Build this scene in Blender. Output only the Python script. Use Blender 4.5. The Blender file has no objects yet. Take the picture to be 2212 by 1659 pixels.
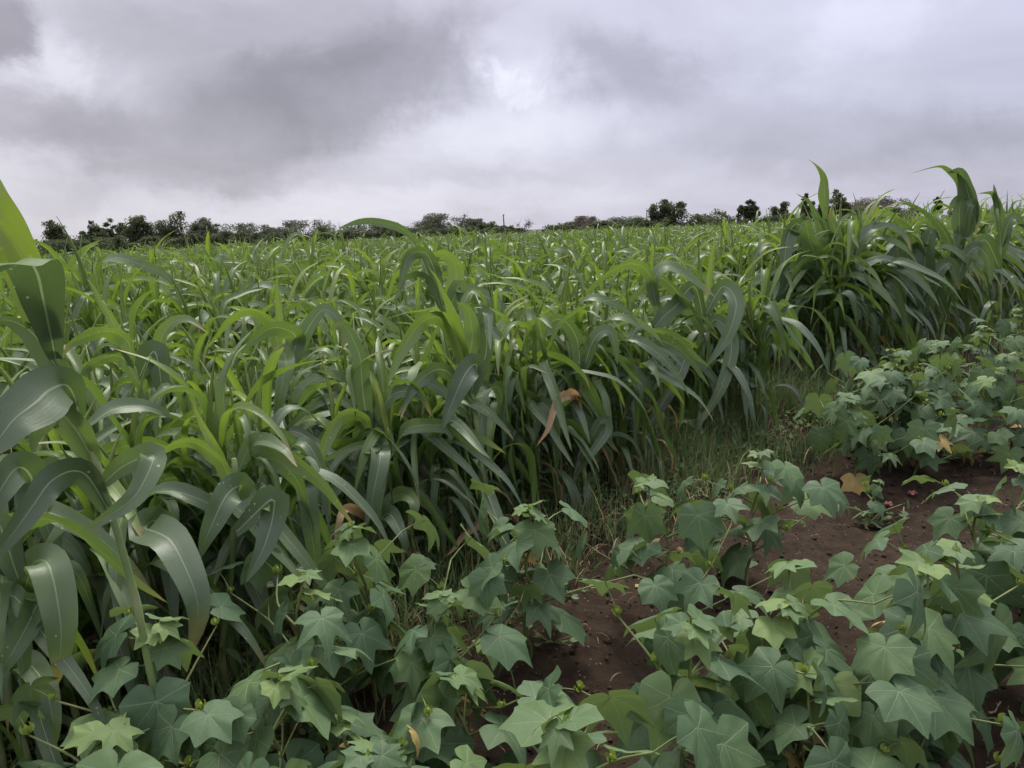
import bpy, math
import numpy as np
from mathutils import Matrix, Vector

# ------------------------------------------------------------------ camera, sky, sun, exposure
S = bpy.context.scene
COL = S.collection
CAM_H = 1.30
HFOV = math.radians(66.0)
PITCH = math.radians(11.05)
ROLL = math.radians(2.0)
PW, PH = 2212.0, 1659.0                    # pixel grid the plan was measured on
FPX = PW / 2 / math.tan(HFOV / 2)

cam_d = bpy.data.cameras.new("camera")
cam_d.sensor_width = 36.0
cam_d.angle = HFOV
cam_d.clip_start = 0.05
cam_d.clip_end = 6000
cam = bpy.data.objects.new("camera", cam_d)
COL.objects.link(cam)
cam.matrix_world = (Matrix.Translation((0, 0, CAM_H)) @ Matrix.Rotation(math.pi / 2 - PITCH, 4, 'X')
                    @ Matrix.Rotation(-ROLL, 4, 'Z'))
S.camera = cam

SUN_EL, SUN_AZ = math.radians(56), math.radians(6)      # azimuth from +Y (ahead) towards +X
world = bpy.data.worlds.new("World")
S.world = world
world.use_nodes = True


def build_sky():
    nt = world.node_tree
    nt.nodes.clear()
    N, L = nt.nodes.new, nt.links.new

    def math_(op, a, b=None, c=None):
        n = N('ShaderNodeMath'); n.operation = op
        for i, v in enumerate((a, b, c)):
            if v is None: continue
            if isinstance(v, (int, float)): n.inputs[i].default_value = v
            else: L(v, n.inputs[i])
        return n.outputs[0]
    tc = N('ShaderNodeTexCoord')
    sep = N('ShaderNodeSeparateXYZ'); L(tc.outputs['Generated'], sep.inputs[0])
    az = math_('ARCTAN2', sep.outputs[0], sep.outputs[1])
    el = math_('ARCSINE', math_('MINIMUM', math_('MAXIMUM', sep.outputs[2], -1.0), 1.0))
    # cloud-sheet coordinates: the layer seen in perspective
    zz = math_('ADD', math_('MAXIMUM', sep.outputs[2], 0.0), 0.30)
    cx = math_('DIVIDE', sep.outputs[0], zz); cy = math_('DIVIDE', sep.outputs[1], zz)
    sheet = N('ShaderNodeCombineXYZ'); L(cx, sheet.inputs[0]); L(cy, sheet.inputs[1])
    ang = N('ShaderNodeCombineXYZ'); L(az, ang.inputs[0]); L(el, ang.inputs[1])

    def noise(vec, scale, detail, rough, dist=0.0):
        n = N('ShaderNodeTexNoise'); n.inputs['Scale'].default_value = scale
        n.inputs['Detail'].default_value = detail; n.inputs['Roughness'].default_value = rough
        n.inputs['Distortion'].default_value = dist
        L(vec, n.inputs['Vector']); return n
    nw = noise(sheet.outputs[0], 1.3, 7, 0.6, 0.2)
    wsub = N('ShaderNodeVectorMath'); wsub.operation = 'SUBTRACT'
    L(nw.outputs['Color'], wsub.inputs[0]); wsub.inputs[1].default_value = (0.5, 0.5, 0.5)
    wsc = N('ShaderNodeVectorMath'); wsc.operation = 'MULTIPLY'
    L(wsub.outputs[0], wsc.inputs[0]); wsc.inputs[1].default_value = (0.14, 0.06, 0)
    wv = N('ShaderNodeVectorMath'); wv.operation = 'ADD'
    na = noise(ang.outputs[0], 9.0, 8, 0.62, 0.3)
    nsub = N('ShaderNodeVectorMath'); nsub.operation = 'SUBTRACT'
    L(na.outputs['Color'], nsub.inputs[0]); nsub.inputs[1].default_value = (0.5, 0.5, 0.5)
    nsc = N('ShaderNodeVectorMath'); nsc.operation = 'MULTIPLY_ADD'
    L(nsub.outputs[0], nsc.inputs[0]); nsc.inputs[1].default_value = (0.20, 0.10, 0); L(wsc.outputs[0], nsc.inputs[2])
    L(ang.outputs[0], wv.inputs[0]); L(nsc.outputs[0], wv.inputs[1])
    # soft cloud masses: centre azimuth, centre elevation, radius az, radius el, rotation (deg), amount
    masses = [
        (-0.33, 0.120, 0.27, 0.095, 10, -0.27), (-0.16, 0.175, 0.25, 0.076, 12, -0.26),
        (-0.52, 0.135, 0.17, 0.042, 0, -0.20), (-0.27, 0.23, 0.36, 0.090, 0, -0.26),
        (-0.54, 0.225, 0.065, 0.06, 0, -0.40), (-0.475, 0.195, 0.05, 0.055, 0, 0.15),
        (0.015, 0.190, 0.085, 0.070, 0, 0.17), (0.010, 0.180, 0.036, 0.013, -30, 0.15),
        (0.038, 0.162, 0.014, 0.022, -20, 0.10), (0.00, 0.115, 0.20, 0.055, 0, 0.19),
        (-0.20, 0.038, 0.50, 0.036, 0, 0.16), (-0.52, 0.080, 0.14, 0.035, -3, 0.13),
        (0.15, 0.185, 0.16, 0.060, -15, -0.24), (0.40, 0.090, 0.34, 0.055, -4, -0.15),
        (0.42, 0.200, 0.12, 0.045, 15, 0.11), (0.55, 0.055, 0.22, 0.065, 0, -0.13),
    ]
    nf = noise(sheet.outputs[0], 1.9, 9, 0.60, 0.5)
    n2 = noise(sheet.outputs[0], 0.55, 4, 0.5, 0.3)
    val = math_('ADD', 0.57, math_('MULTIPLY', math_('SUBTRACT', nf.outputs[0], 0.5), 0.40))
    val = math_('ADD', val, math_('MULTIPLY', math_('SUBTRACT', n2.outputs[0], 0.5), 0.22))
    for (a, e, ra, re, rot, amt) in masses:
        mp = N('ShaderNodeMapping'); mp.vector_type = 'TEXTURE'
        mp.inputs['Location'].default_value = (a, e, 0)
        mp.inputs['Rotation'].default_value = (0, 0, math.radians(rot))
        mp.inputs['Scale'].default_value = (ra, re, 1)
        L(wv.outputs[0], mp.inputs['Vector'])
        g = N('ShaderNodeTexGradient'); g.gradient_type = 'SPHERICAL'
        L(mp.outputs[0], g.inputs[0])
        sm = N('ShaderNodeMapRange'); sm.interpolation_type = 'SMOOTHSTEP'
        L(g.outputs['Fac'], sm.inputs['Value']); sm.inputs['From Max'].default_value = 0.75
        val = math_('MULTIPLY_ADD', sm.outputs[0], amt, val)
    ramp = N('ShaderNodeValToRGB')
    cr = ramp.color_ramp
    cr.elements[0].position = 0.0; cr.elements[0].color = (0.190, 0.178, 0.200, 1)
    cr.elements[1].position = 1.0; cr.elements[1].color = (0.74, 0.74, 0.75, 1)
    for p, c in ((0.25, (0.275, 0.262, 0.295, 1)), (0.5, (0.395, 0.380, 0.430, 1)), (0.72, (0.51, 0.497, 0.55, 1)), (0.90, (0.61, 0.60, 0.64, 1))):
        e = cr.elements.new(p); e.color = c
    L(val, ramp.inputs[0])
    # a little bluer towards the clearer side of the cloud deck (a broad change of the air, right of view)
    tint = N('ShaderNodeMix'); tint.data_type = 'RGBA'; tint.blend_type = 'MULTIPLY'
    tf = N('ShaderNodeMapRange'); L(sep.outputs[0], tf.inputs['Value'])
    tf.inputs['From Min'].default_value = -0.5; tf.inputs['From Max'].default_value = 0.6
    L(tf.outputs[0], tint.inputs[0]); L(ramp.outputs[0], tint.inputs[6]); tint.inputs[7].default_value = (0.90, 0.935, 1.05, 1)
    gain = N('ShaderNodeVectorMath'); gain.operation = 'SCALE'; L(math_('MULTIPLY_ADD', math_('POWER', math_('MAXIMUM', sep.outputs[2], 0.0), 2.0), 13.5, 5.75), gain.inputs['Scale'])   # an overcast sky is brighter overhead
    L(tint.outputs[2], gain.inputs[0])
    sky = N('ShaderNodeTexSky'); sky.sky_type = 'NISHITA'; sky.sun_disc = False
    sky.sun_elevation = SUN_EL; sky.sun_rotation = SUN_AZ
    mix = N('ShaderNodeMix'); mix.data_type = 'RGBA'; mix.inputs[0].default_value = 0.96
    L(sky.outputs[0], mix.inputs[6]); L(gain.outputs[0], mix.inputs[7])
    bg = N('ShaderNodeBackground'); bg.inputs['Strength'].default_value = 0.1
    L(mix.outputs[2], bg.inputs['Color'])
    out = N('ShaderNodeOutputWorld'); L(bg.outputs[0], out.inputs['Surface'])


build_sky()
world.cycles.sampling_method = 'MANUAL'
world.cycles.sample_map_resolution = 512

sun_d = bpy.data.lights.new("sun", 'SUN')
sun_d.energy = 1.5
sun_d.angle = math.radians(20)
sun_d.color = (1.0, 0.94, 0.84)
sun = bpy.data.objects.new("sun", sun_d)
COL.objects.link(sun)
sd = Vector((math.sin(SUN_AZ) * math.cos(SUN_EL), math.cos(SUN_AZ) * math.cos(SUN_EL), math.sin(SUN_EL)))
sun.rotation_euler = sd.to_track_quat('Z', 'Y').to_euler()
sun.location = (0, 0, 30)

S.view_settings.view_transform = 'Standard'
S.view_settings.look = 'None'
S.view_settings.exposure = 1.32
S.view_settings.gamma = 1.0
S.view_settings.use_curve_mapping = False
S.render.engine = 'CYCLES'
S.cycles.max_bounces = 5
S.cycles.diffuse_bounces = 2
S.cycles.glossy_bounces = 2
S.cycles.transmission_bounces = 6
S.cycles.transparent_max_bounces = 4
S.cycles.use_denoising = True
S.cycles.adaptive_threshold = 0.025
S.cycles.caustics_reflective = False
S.cycles.caustics_refractive = False

# ------------------------------------------------------------------ helpers
RNG = np.random.RandomState(11)


def ray(px, py):
    x = (px - PW / 2) / FPX; y = -(py - PH / 2) / FPX
    c, s = math.cos(ROLL), math.sin(ROLL)
    x, y = x * c + y * s, -x * s + y * c
    return np.array([x, math.cos(PITCH) + y * math.sin(PITCH), -math.sin(PITCH) + y * math.cos(PITCH)])


def U(px, py, depth):
    """a measured point: direction from the photograph, `depth` metres along the ground ahead"""
    d = ray(px, py)
    return np.array([0, 0, CAM_H]) + d * (depth / d[1])


def Gz(px, py, z=0.0):
    d = ray(px, py); t = (z - CAM_H) / d[2]
    return d[0] * t, d[1] * t


def to_px(P):
    """world points -> plan pixels (for choosing which plants show largest)"""
    P = np.atleast_2d(P) - np.array([0, 0, CAM_H])
    f = P[:, 1] * math.cos(PITCH) - P[:, 2] * math.sin(PITCH)
    u = P[:, 1] * math.sin(PITCH) + P[:, 2] * math.cos(PITCH)
    x, y = P[:, 0] / f, u / f
    c, s = math.cos(ROLL), math.sin(ROLL)
    x, y = x * c - y * s, x * s + y * c
    return PW / 2 + x * FPX, PH / 2 - y * FPX, f


def vnoise(x, y, seed=0):
    xi = np.floor(x).astype(np.int64); yi = np.floor(y).astype(np.int64)
    xf = x - xi; yf = y - yi
    xf = xf * xf * (3 - 2 * xf); yf = yf * yf * (3 - 2 * yf)

    def h(a, b):
        n = (a * 374761393 + b * 668265263 + seed * 974634541) & 0xffffffff
        n = ((n ^ (n >> 13)) * 1274126177) & 0xffffffff
        return ((n ^ (n >> 16)) & 0xffff) / 65535.0
    return (h(xi, yi) * (1 - xf) + h(xi + 1, yi) * xf) * (1 - yf) + (h(xi, yi + 1) * (1 - xf) + h(xi + 1, yi + 1) * xf) * yf


def fbm(x, y, o=4, seed=0):
    a, t, r = 1.0, 0.0, 0.0
    for i in range(o):
        r = r + a * (vnoise(x * 2 ** i, y * 2 ** i, seed + i) - 0.5); t += a; a *= 0.5
    return r / t


# the crop edge and the cotton rows run away to the right
def edge_y(x):
    return 3.25 + 1.08 * x + 0.10 * np.sin(x * 1.7 + 0.6)


def ground_z(x, y):
    x = np.asarray(x, float); y = np.asarray(y, float)
    u = (y - 0.95 * x) / 1.38                   # distance across the rows
    near = np.clip((9 - np.hypot(x - 1, y - 3)) / 4, 0, 1)
    ridge = 0.030 * np.cos((u - 1.68) * 2 * math.pi / 0.86)
    soil = 0.040 * fbm(x * 3.1, y * 3.1, 3, 5) + 0.058 * fbm(x * 12, y * 12, 4, 9) + 0.024 * np.abs(fbm(x * 26, y * 26, 2, 15))
    return near * (np.where(y < edge_y(x) + 0.2, ridge, 0.3 * ridge) + soil) + 0.02 * fbm(x * 0.4, y * 0.4, 2, 3)


def new_obj(name, data, parent=None):
    o = bpy.data.objects.new(name, data)
    COL.objects.link(o)
    if parent is not None: o.parent = parent
    return o


def tag(o, label=None, cat=None, group=None, kind=None):
    if label: o["label"] = label
    if cat: o["category"] = cat
    if group: o["group"] = group
    if kind: o["kind"] = kind
    return o


def make_mesh(name, V, F, mats, uv=None, tone=None, fmat=None, smooth=True):
    """V (n,3), F list of faces or (m,k) array; uv per vertex; tone per vertex"""
    m = bpy.data.meshes.new(name)
    V = np.asarray(V, np.float32)
    if isinstance(F, np.ndarray):
        k = F.shape[1]; loops = F.reshape(-1).astype(np.int32)
        starts = np.arange(0, len(loops), k, dtype=np.int32)
    else:
        loops = np.array([i for f in F for i in f], np.int32)
        ln = np.array([len(f) for f in F]); starts = np.concatenate([[0], np.cumsum(ln)[:-1]]).astype(np.int32)
    m.vertices.add(len(V)); m.vertices.foreach_set('co', V.reshape(-1))
    m.loops.add(len(loops)); m.loops.foreach_set('vertex_index', loops)
    m.polygons.add(len(starts)); m.polygons.foreach_set('loop_start', starts)
    if smooth: m.polygons.foreach_set('use_smooth', np.ones(len(starts), bool))
    for mt in (mats if isinstance(mats, (list, tuple)) else [mats]): m.materials.append(mt)
    if fmat is not None: m.polygons.foreach_set('material_index', np.asarray(fmat, np.int32))
    if uv is not None:
        ul = m.uv_layers.new(name="UVMap")
        ul.data.foreach_set('uv', np.asarray(uv, np.float32)[loops].reshape(-1))
    if tone is not None:
        a = m.attributes.new("tone", 'FLOAT', 'POINT')
        a.data.foreach_set('value', np.asarray(tone, np.float32))
    m.update(calc_edges=True)
    m.validate()
    return m


class Geo:
    """collects vertices, faces, uv, tone and material index"""
    def __init__(s): s.V, s.F, s.UV, s.T, s.M, s.n = [], [], [], [], [], 0

    def add(s, V, F, uv=None, tone=0.5, mat=0):
        V = np.asarray(V, float)
        s.V.append(V); s.F += [tuple(i + s.n for i in f) for f in F]
        s.UV.append(np.zeros((len(V), 2)) if uv is None else np.asarray(uv, float))
        s.T.append(np.full(len(V), tone) if np.isscalar(tone) else np.asarray(tone, float))
        s.M += [mat] * len(F); s.n += len(V); return s

    def put(s, g, M=None, matmap=None):
        V = np.concatenate(g.V)
        if M is not None:
            A = np.array(M); V = V @ A[:3, :3].T + A[:3, 3]
        s.V.append(V); s.F += [tuple(i + s.n for i in f) for f in g.F]
        s.UV += g.UV; s.T += g.T; s.M += [(matmap[m] if matmap else m) for m in g.M]; s.n += len(V)

    def mesh(s, name, mats):
        return make_mesh(name, np.concatenate(s.V), s.F, mats, np.concatenate(s.UV), np.concatenate(s.T), s.M)


def norm(a):
    return a / np.maximum(np.linalg.norm(a, axis=-1, keepdims=True), 1e-9)


def tube(P, R, k=6, cap=True):
    P = np.asarray(P, float); n = len(P); R = np.broadcast_to(R, (n,))
    T = norm(np.gradient(P, axis=0))
    ref = np.array([0.31, 0.17, 0.93]) if abs(T[0][2]) < 0.8 else np.array([0.95, 0.2, 0.1])
    A = norm(np.cross(T, ref)); B = np.cross(T, A)
    a = np.arange(k) * 2 * math.pi / k
    V = (P[:, None] + R[:, None, None] * (np.cos(a)[None, :, None] * A[:, None] + np.sin(a)[None, :, None] * B[:, None])).reshape(-1, 3)
    F = [(i * k + j, i * k + (j + 1) % k, (i + 1) * k + (j + 1) % k, (i + 1) * k + j) for i in range(n - 1) for j in range(k)]
    uv = np.array([[j / k, i / max(n - 1, 1)] for i in range(n) for j in range(k)])
    if cap: F.append(tuple((n - 1) * k + j for j in range(k)))
    return V, F, uv


def spline(P, n):
    P = np.asarray(P, float)
    if len(P) < 3:
        t = np.linspace(0, 1, n)[:, None]; return P[0] * (1 - t) + P[-1] * t
    Q = np.vstack([2 * P[0] - P[1], P, 2 * P[-1] - P[-2]])
    d = np.linalg.norm(np.diff(P, axis=0), axis=1); cum = np.concatenate([[0], np.cumsum(d)])
    out = []
    for s in np.linspace(0, cum[-1], n):
        i = min(np.searchsorted(cum, s, 'right') - 1, len(P) - 2)
        t = (s - cum[i]) / max(d[i], 1e-9)
        p0, p1, p2, p3 = Q[i], Q[i + 1], Q[i + 2], Q[i + 3]
        out.append(0.5 * ((2 * p1) + (-p0 + p2) * t + (2 * p0 - 5 * p1 + 4 * p2 - p3) * t * t + (-p0 + 3 * p1 - 3 * p2 + p3) * t ** 3))
    return np.array(out)


def ribbon(C, S_, N_, W, fold, wav, rng, cross=4, tone=0.5, geo=None, mat=0):
    """a grass-like blade: centre line C, side S_, normal N_, half widths W, V fold, wavy margins"""
    n = len(C); u = np.linspace(-1, 1, cross + 1); s = np.linspace(0, 1, n)
    ph = rng.uniform(0, 6.28, 4); f1, f2 = rng.uniform(7, 11), rng.uniform(14, 21)
    env = np.sin(np.pi * np.clip(s * 1.02, 0, 1)) ** 0.6
    V, UV, T = [], [], []
    for uu in u:
        a = abs(uu)
        wv = wav * env * a ** 1.6 * (np.sin(s * f1 + ph[0] + (ph[1] if uu > 0 else 0)) * 0.7 + np.sin(s * f2 + ph[2] + (ph[3] if uu > 0 else 0)) * 0.4)
        fo = fold if np.isscalar(fold) else fold
        p = C + S_ * (uu * W * np.cos(np.asarray(fo) * a))[:, None] + N_ * ((a * W) * np.sin(fo) + wv * W * 2.2)[:, None]
        V.append(p); UV.append(np.stack([np.full(n, uu * 0.5 + 0.5), s], 1)); T.append(np.full(n, tone))
    V = np.stack(V, 1).reshape(-1, 3); UV = np.stack(UV, 1).reshape(-1, 2)
    k = cross + 1
    F = [(i * k + j, i * k + j + 1, (i + 1) * k + j + 1, (i + 1) * k + j) for i in range(n - 1) for j in range(cross)]
    g = geo or Geo(); g.add(V, F, UV, tone, mat)
    return g


def width_profile(s, base=0.5, peak=0.33, tip=1.7):
    up = base + (1 - base) * np.clip(s / peak, 0, 1) ** 0.8
    return up * np.clip(1 - np.clip((s - peak * 0.6) / (1 - peak * 0.6), 0, 1) ** tip, 0.0, 1) ** 0.9 + 0.004


# ------------------------------------------------------------------ materials
def mat_new(name):
    m = bpy.data.materials.new(name); m.use_nodes = True
    m.node_tree.nodes.clear(); return m, m.node_tree


class NB:
    def __init__(s, nt): s.nt = nt

    def n(s, t, **kw):
        x = s.nt.nodes.new(t)
        for k, v in kw.items(): setattr(x, k, v)
        return x

    def set(s, sock, v):
        if isinstance(v, bpy.types.NodeSocket): s.nt.links.new(v, sock)
        else: sock.default_value = v

    def m(s, op, a, b=None, c=None, clamp=False):
        x = s.n('ShaderNodeMath', operation=op, use_clamp=clamp)
        for i, v in enumerate((a, b, c)):
            if v is not None: s.set(x.inputs[i], v)
        return x.outputs[0]

    def noise(s, vec, scale, detail=3, rough=0.55):
        x = s.n('ShaderNodeTexNoise')
        if vec is not None: s.nt.links.new(vec, x.inputs['Vector'])
        x.inputs['Scale'].default_value = scale; x.inputs['Detail'].default_value = detail
        x.inputs['Roughness'].default_value = rough
        return x.outputs['Fac']

    def mix(s, f, a, b, blend='MIX'):
        x = s.n('ShaderNodeMix', data_type='RGBA', blend_type=blend)
        s.set(x.inputs[0], f); s.set(x.inputs[6], a); s.set(x.inputs[7], b)
        return x.outputs[2]

    def rng(s, v, a, b, c=0.0, d=1.0, smooth=False):
        x = s.n('ShaderNodeMapRange')
        if smooth: x.interpolation_type = 'SMOOTHSTEP'
        s.set(x.inputs[0], v)
        for i, q in enumerate((a, b, c, d)): x.inputs[i + 1].default_value = q
        return x.outputs[0]


def leaf_output(b, col, col_t, rough, spec, trans, bump=None):
    pr = b.n('ShaderNodeBsdfPrincipled')
    b.set(pr.inputs['Base Color'], col); b.set(pr.inputs['Roughness'], rough)
    pr.inputs['Specular IOR Level'].default_value = spec
    tr = b.n('ShaderNodeBsdfTranslucent'); b.set(tr.inputs['Color'], col_t)
    mx = b.n('ShaderNodeMixShader'); b.set(mx.inputs[0], trans)
    b.nt.links.new(pr.outputs[0], mx.inputs[1]); b.nt.links.new(tr.outputs[0], mx.inputs[2])
    if bump is not None:
        b.nt.links.new(bump, pr.inputs['Normal']); b.nt.links.new(bump, tr.inputs['Normal'])
    o = b.n('ShaderNodeOutputMaterial'); b.nt.links.new(mx.outputs[0], o.inputs[0])


def sorghum_leaf_mat(name, dry=False):
    m, nt = mat_new(name); b = NB(nt)
    uv = b.n('ShaderNodeUVMap').outputs[0]
    sx = b.n('ShaderNodeSeparateXYZ'); nt.links.new(uv, sx.inputs[0])
    u, v = sx.outputs[0], sx.outputs[1]
    tone = b.n('ShaderNodeAttribute', attribute_name='tone').outputs['Fac']
    oi = b.n('ShaderNodeObjectInfo').outputs['Random']
    pos = b.n('ShaderNodeNewGeometry').outputs['Position']
    nz = b.noise(pos, 9, 3)
    tt = b.m('ADD', b.m('ADD', tone, b.m('MULTIPLY', b.m('SUBTRACT', oi, 0.5), 0.34)), b.m('MULTIPLY', b.m('SUBTRACT', nz, 0.5), 0.30), clamp=True)
    rp = b.n('ShaderNodeValToRGB'); nt.links.new(tt, rp.inputs[0])
    e = rp.color_ramp.elements
    if dry:
        e[0].position = 0; e[0].color = (0.19, 0.11, 0.055, 1); e[1].position = 1; e[1].color = (0.44, 0.32, 0.18, 1)
    else:
        e[0].position = 0; e[0].color = (0.044, 0.086, 0.034, 1); e[1].position = 1; e[1].color = (0.270, 0.345, 0.042, 1)
        x = rp.color_ramp.elements.new(0.38); x.color = (0.070, 0.132, 0.040, 1)
        x = rp.color_ramp.elements.new(0.72); x.color = (0.128, 0.214, 0.036, 1)
    col = rp.outputs[0]
    # parallel veins
    wav = b.m('MULTIPLY', b.m('ADD', b.m('SINE', b.m('MULTIPLY', u, 190.0)), b.m('SINE', b.m('MULTIPLY', u, 83.0))), 0.6)
    col = b.mix(b.m('MULTIPLY', b.m('ADD', wav, 1.0), 0.035), col, (0.30, 0.40, 0.16, 1))
    # pale midrib, narrowing to the tip
    d = b.m('ABSOLUTE', b.m('SUBTRACT', u, 0.5))
    wid = b.m('MULTIPLY_ADD', v, -0.032, 0.044)
    rib = b.m('SUBTRACT', 1.0, b.m('DIVIDE', d, wid), clamp=True)
    rib = b.m('MULTIPLY', b.rng(rib, 0.0, 0.45), b.rng(v, 0.75, 1.0, 1.0, 0.2))
    col = b.mix(b.m('MULTIPLY', rib, 0.66), col, (0.42, 0.30, 0.16, 1) if dry else (0.38, 0.46, 0.25, 1))
    # insect specks, thin yellow margin and dry tip
    vo = b.n('ShaderNodeTexVoronoi'); vo.inputs['Scale'].default_value = 60; nt.links.new(pos, vo.inputs['Vector'])
    speck = b.m('MULTIPLY', b.m('LESS_THAN', vo.outputs['Distance'], 0.17), b.m('GREATER_THAN', b.noise(pos, 12, 1), 0.64))
    col = b.mix(b.m('MULTIPLY', speck, 0.7), col, (0.55, 0.58, 0.38, 1))
    nt2 = b.m('ADD', v, b.m('MULTIPLY', b.m('SUBTRACT', b.noise(pos, 40, 2), 0.5), 0.10))
    tip = b.m('MULTIPLY', b.rng(nt2, 0.84, 0.97), b.rng(oi, 0.45, 0.85))
    col = b.mix(tip, col, (0.36, 0.22, 0.08, 1))
    # waxy bloom plus sky sheen put into upper-side colour; greener, yellower underside as if backlit
    back = b.n('ShaderNodeNewGeometry').outputs['Backfacing']
    top = col if dry else b.mix(b.rng(b.m('ADD', b.noise(pos, 14, 3), b.m('MULTIPLY', oi, 0.3)), 0.3, 0.9, 0.12, 0.42), col, (0.165, 0.200, 0.125, 1))
    under = b.mix(0.55, col, (0.145, 0.245, 0.038, 1) if not dry else (0.4, 0.25, 0.13, 1))
    colt = b.mix(b.m('MULTIPLY_ADD', tt, 0.55, 0.16), col, (0.25, 0.39, 0.03, 1) if not dry else (0.5, 0.25, 0.08, 1))
    col = b.mix(back, top, under)
    bp = b.n('ShaderNodeBump'); bp.inputs['Strength'].default_value = 0.25; bp.inputs['Distance'].default_value = 0.002
    hgt = b.m('ADD', b.m('MULTIPLY', wav, 0.10), b.m('ADD', b.m('MULTIPLY', rib, 1.5), b.noise(pos, 90, 2)))
    nt.links.new(hgt, bp.inputs['Height'])
    leaf_output(b, col, colt, 0.46 if not dry else 0.7, 0.60 if not dry else 0.2, 0.34, bp.outputs[0])
    return m


def stalk_mat():
    m, nt = mat_new('sorghum_stalk'); b = NB(nt)
    uv = b.n('ShaderNodeUVMap').outputs[0]
    sx = b.n('ShaderNodeSeparateXYZ'); nt.links.new(uv, sx.inputs[0])
    pos = b.n('ShaderNodeNewGeometry').outputs['Position']
    nz = b.noise(pos, 30, 3)
    col = b.mix(nz, (0.10, 0.17, 0.05, 1), (0.20, 0.26, 0.09, 1))
    col = b.mix(b.rng(sx.outputs[1], 0.0, 0.25, 0.7, 0.0), col, (0.20, 0.13, 0.06, 1))
    tone = b.n('ShaderNodeAttribute', attribute_name='tone').outputs['Fac']
    col = b.mix(tone, col, (0.36, 0.38, 0.18, 1))
    pr = b.n('ShaderNodeBsdfPrincipled'); nt.links.new(col, pr.inputs['Base Color']); pr.inputs['Roughness'].default_value = 0.5
    o = b.n('ShaderNodeOutputMaterial'); nt.links.new(pr.outputs[0], o.inputs[0])
    return m


def cotton_leaf_mat():
    m, nt = mat_new('cotton_leaf'); b = NB(nt)
    uv = b.n('ShaderNodeUVMap').outputs[0]
    sx = b.n('ShaderNodeSeparateXYZ'); nt.links.new(uv, sx.inputs[0])
    x, y = sx.outputs[0], sx.outputs[1]
    tone = b.n('ShaderNodeAttribute', attribute_name='tone').outputs['Fac']
    oi = b.n('ShaderNodeObjectInfo').outputs['Random']
    pos = b.n('ShaderNodeNewGeometry').outputs['Position']
    x = b.m('ADD', x, b.m('MULTIPLY', b.m('SUBTRACT', b.noise(uv, 5, 2), 0.5), 0.07))
    y = b.m('ADD', y, b.m('MULTIPLY', b.m('SUBTRACT', b.noise(uv, 4.3, 2), 0.5), 0.07))
    tt = b.m('ADD', b.m('ADD', tone, b.m('MULTIPLY', b.m('SUBTRACT', oi, 0.5), 0.42)), b.m('MULTIPLY', b.m('SUBTRACT', b.noise(pos, 18, 3), 0.5), 0.30), clamp=True)
    rp = b.n('ShaderNodeValToRGB'); nt.links.new(tt, rp.inputs[0])
    e = rp.color_ramp.elements
    e[0].position = 0; e[0].color = (0.053, 0.100, 0.045, 1); e[1].position = 1; e[1].color = (0.180, 0.258, 0.070, 1)
    q = rp.color_ramp.elements.new(0.4); q.color = (0.082, 0.142, 0.062, 1)
    q = rp.color_ramp.elements.new(0.7); q.color = (0.120, 0.190, 0.066, 1)
    col = rp.outputs[0]
    vein = None; sec = None
    for deg in (0, 50, -50, 102, -102):
        c, s_ = math.cos(math.radians(deg)), math.sin(math.radians(deg))
        al = b.m('ADD', b.m('MULTIPLY', x, c), b.m('MULTIPLY', y, s_))
        ac = b.m('ABSOLUTE', b.m('SUBTRACT', b.m('MULTIPLY', y, c), b.m('MULTIPLY', x, s_)))
        w = b.m('MULTIPLY_ADD', al, -0.010, 0.015)
        r = b.m('MULTIPLY', b.rng(b.m('DIVIDE', ac, w), 0.35, 1.0, 1.0, 0.0), b.m('GREATER_THAN', al, 0.0))
        vein = r if vein is None else b.m('MAXIMUM', vein, r)
        if abs(deg) < 60:
            # side veins: chevrons leaving this rib, only within its own lobe
            ch = b.m('FRACT', b.m('MULTIPLY', b.m('SUBTRACT', al, b.m('MULTIPLY', ac, 0.9)), 6.5))
            ln = b.m('MULTIPLY', b.m('LESS_THAN', b.m('ABSOLUTE', b.m('SUBTRACT', ch, 0.5)), 0.045), b.m('MULTIPLY', b.m('GREATER_THAN', al, 0.06), b.m('LESS_THAN', ac, b.m('MULTIPLY', al, 0.45))))
            sec = ln if sec is None else b.m('MAXIMUM', sec, ln)
    col = b.mix(b.m('MULTIPLY', sec, 0.09), col, (0.30, 0.38, 0.20, 1))
    col = b.mix(b.m('MULTIPLY', vein, 0.26), col, (0.42, 0.46, 0.28, 1))
    vo = b.n('ShaderNodeTexVoronoi'); vo.inputs['Scale'].default_value = 45; nt.links.new(pos, vo.inputs['Vector'])
    speck = b.m('MULTIPLY', b.m('LESS_THAN', vo.outputs['Distance'], 0.10), b.m('GREATER_THAN', b.noise(pos, 7, 1), 0.66))
    col = b.mix(speck, col, (0.10, 0.07, 0.03, 1))
    back = b.n('ShaderNodeNewGeometry').outputs['Backfacing']
    col = b.mix(b.m('MULTIPLY', back, 0.4), col, (0.17, 0.25, 0.10, 1))
    colt = b.mix(0.35, col, (0.26, 0.38, 0.04, 1))
    bp = b.n('ShaderNodeBump'); bp.inputs['Strength'].default_value = 0.35; bp.inputs['Distance'].default_value = 0.003
    hgt = b.m('SUBTRACT', b.noise(pos, 70, 3), b.m('MULTIPLY_ADD', sec, 0.3, b.m('MULTIPLY', vein, 0.9)))
    nt.links.new(hgt, bp.inputs['Height'])
    leaf_output(b, col, colt, 0.62, 0.30, 0.26, bp.outputs[0])
    return m


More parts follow.
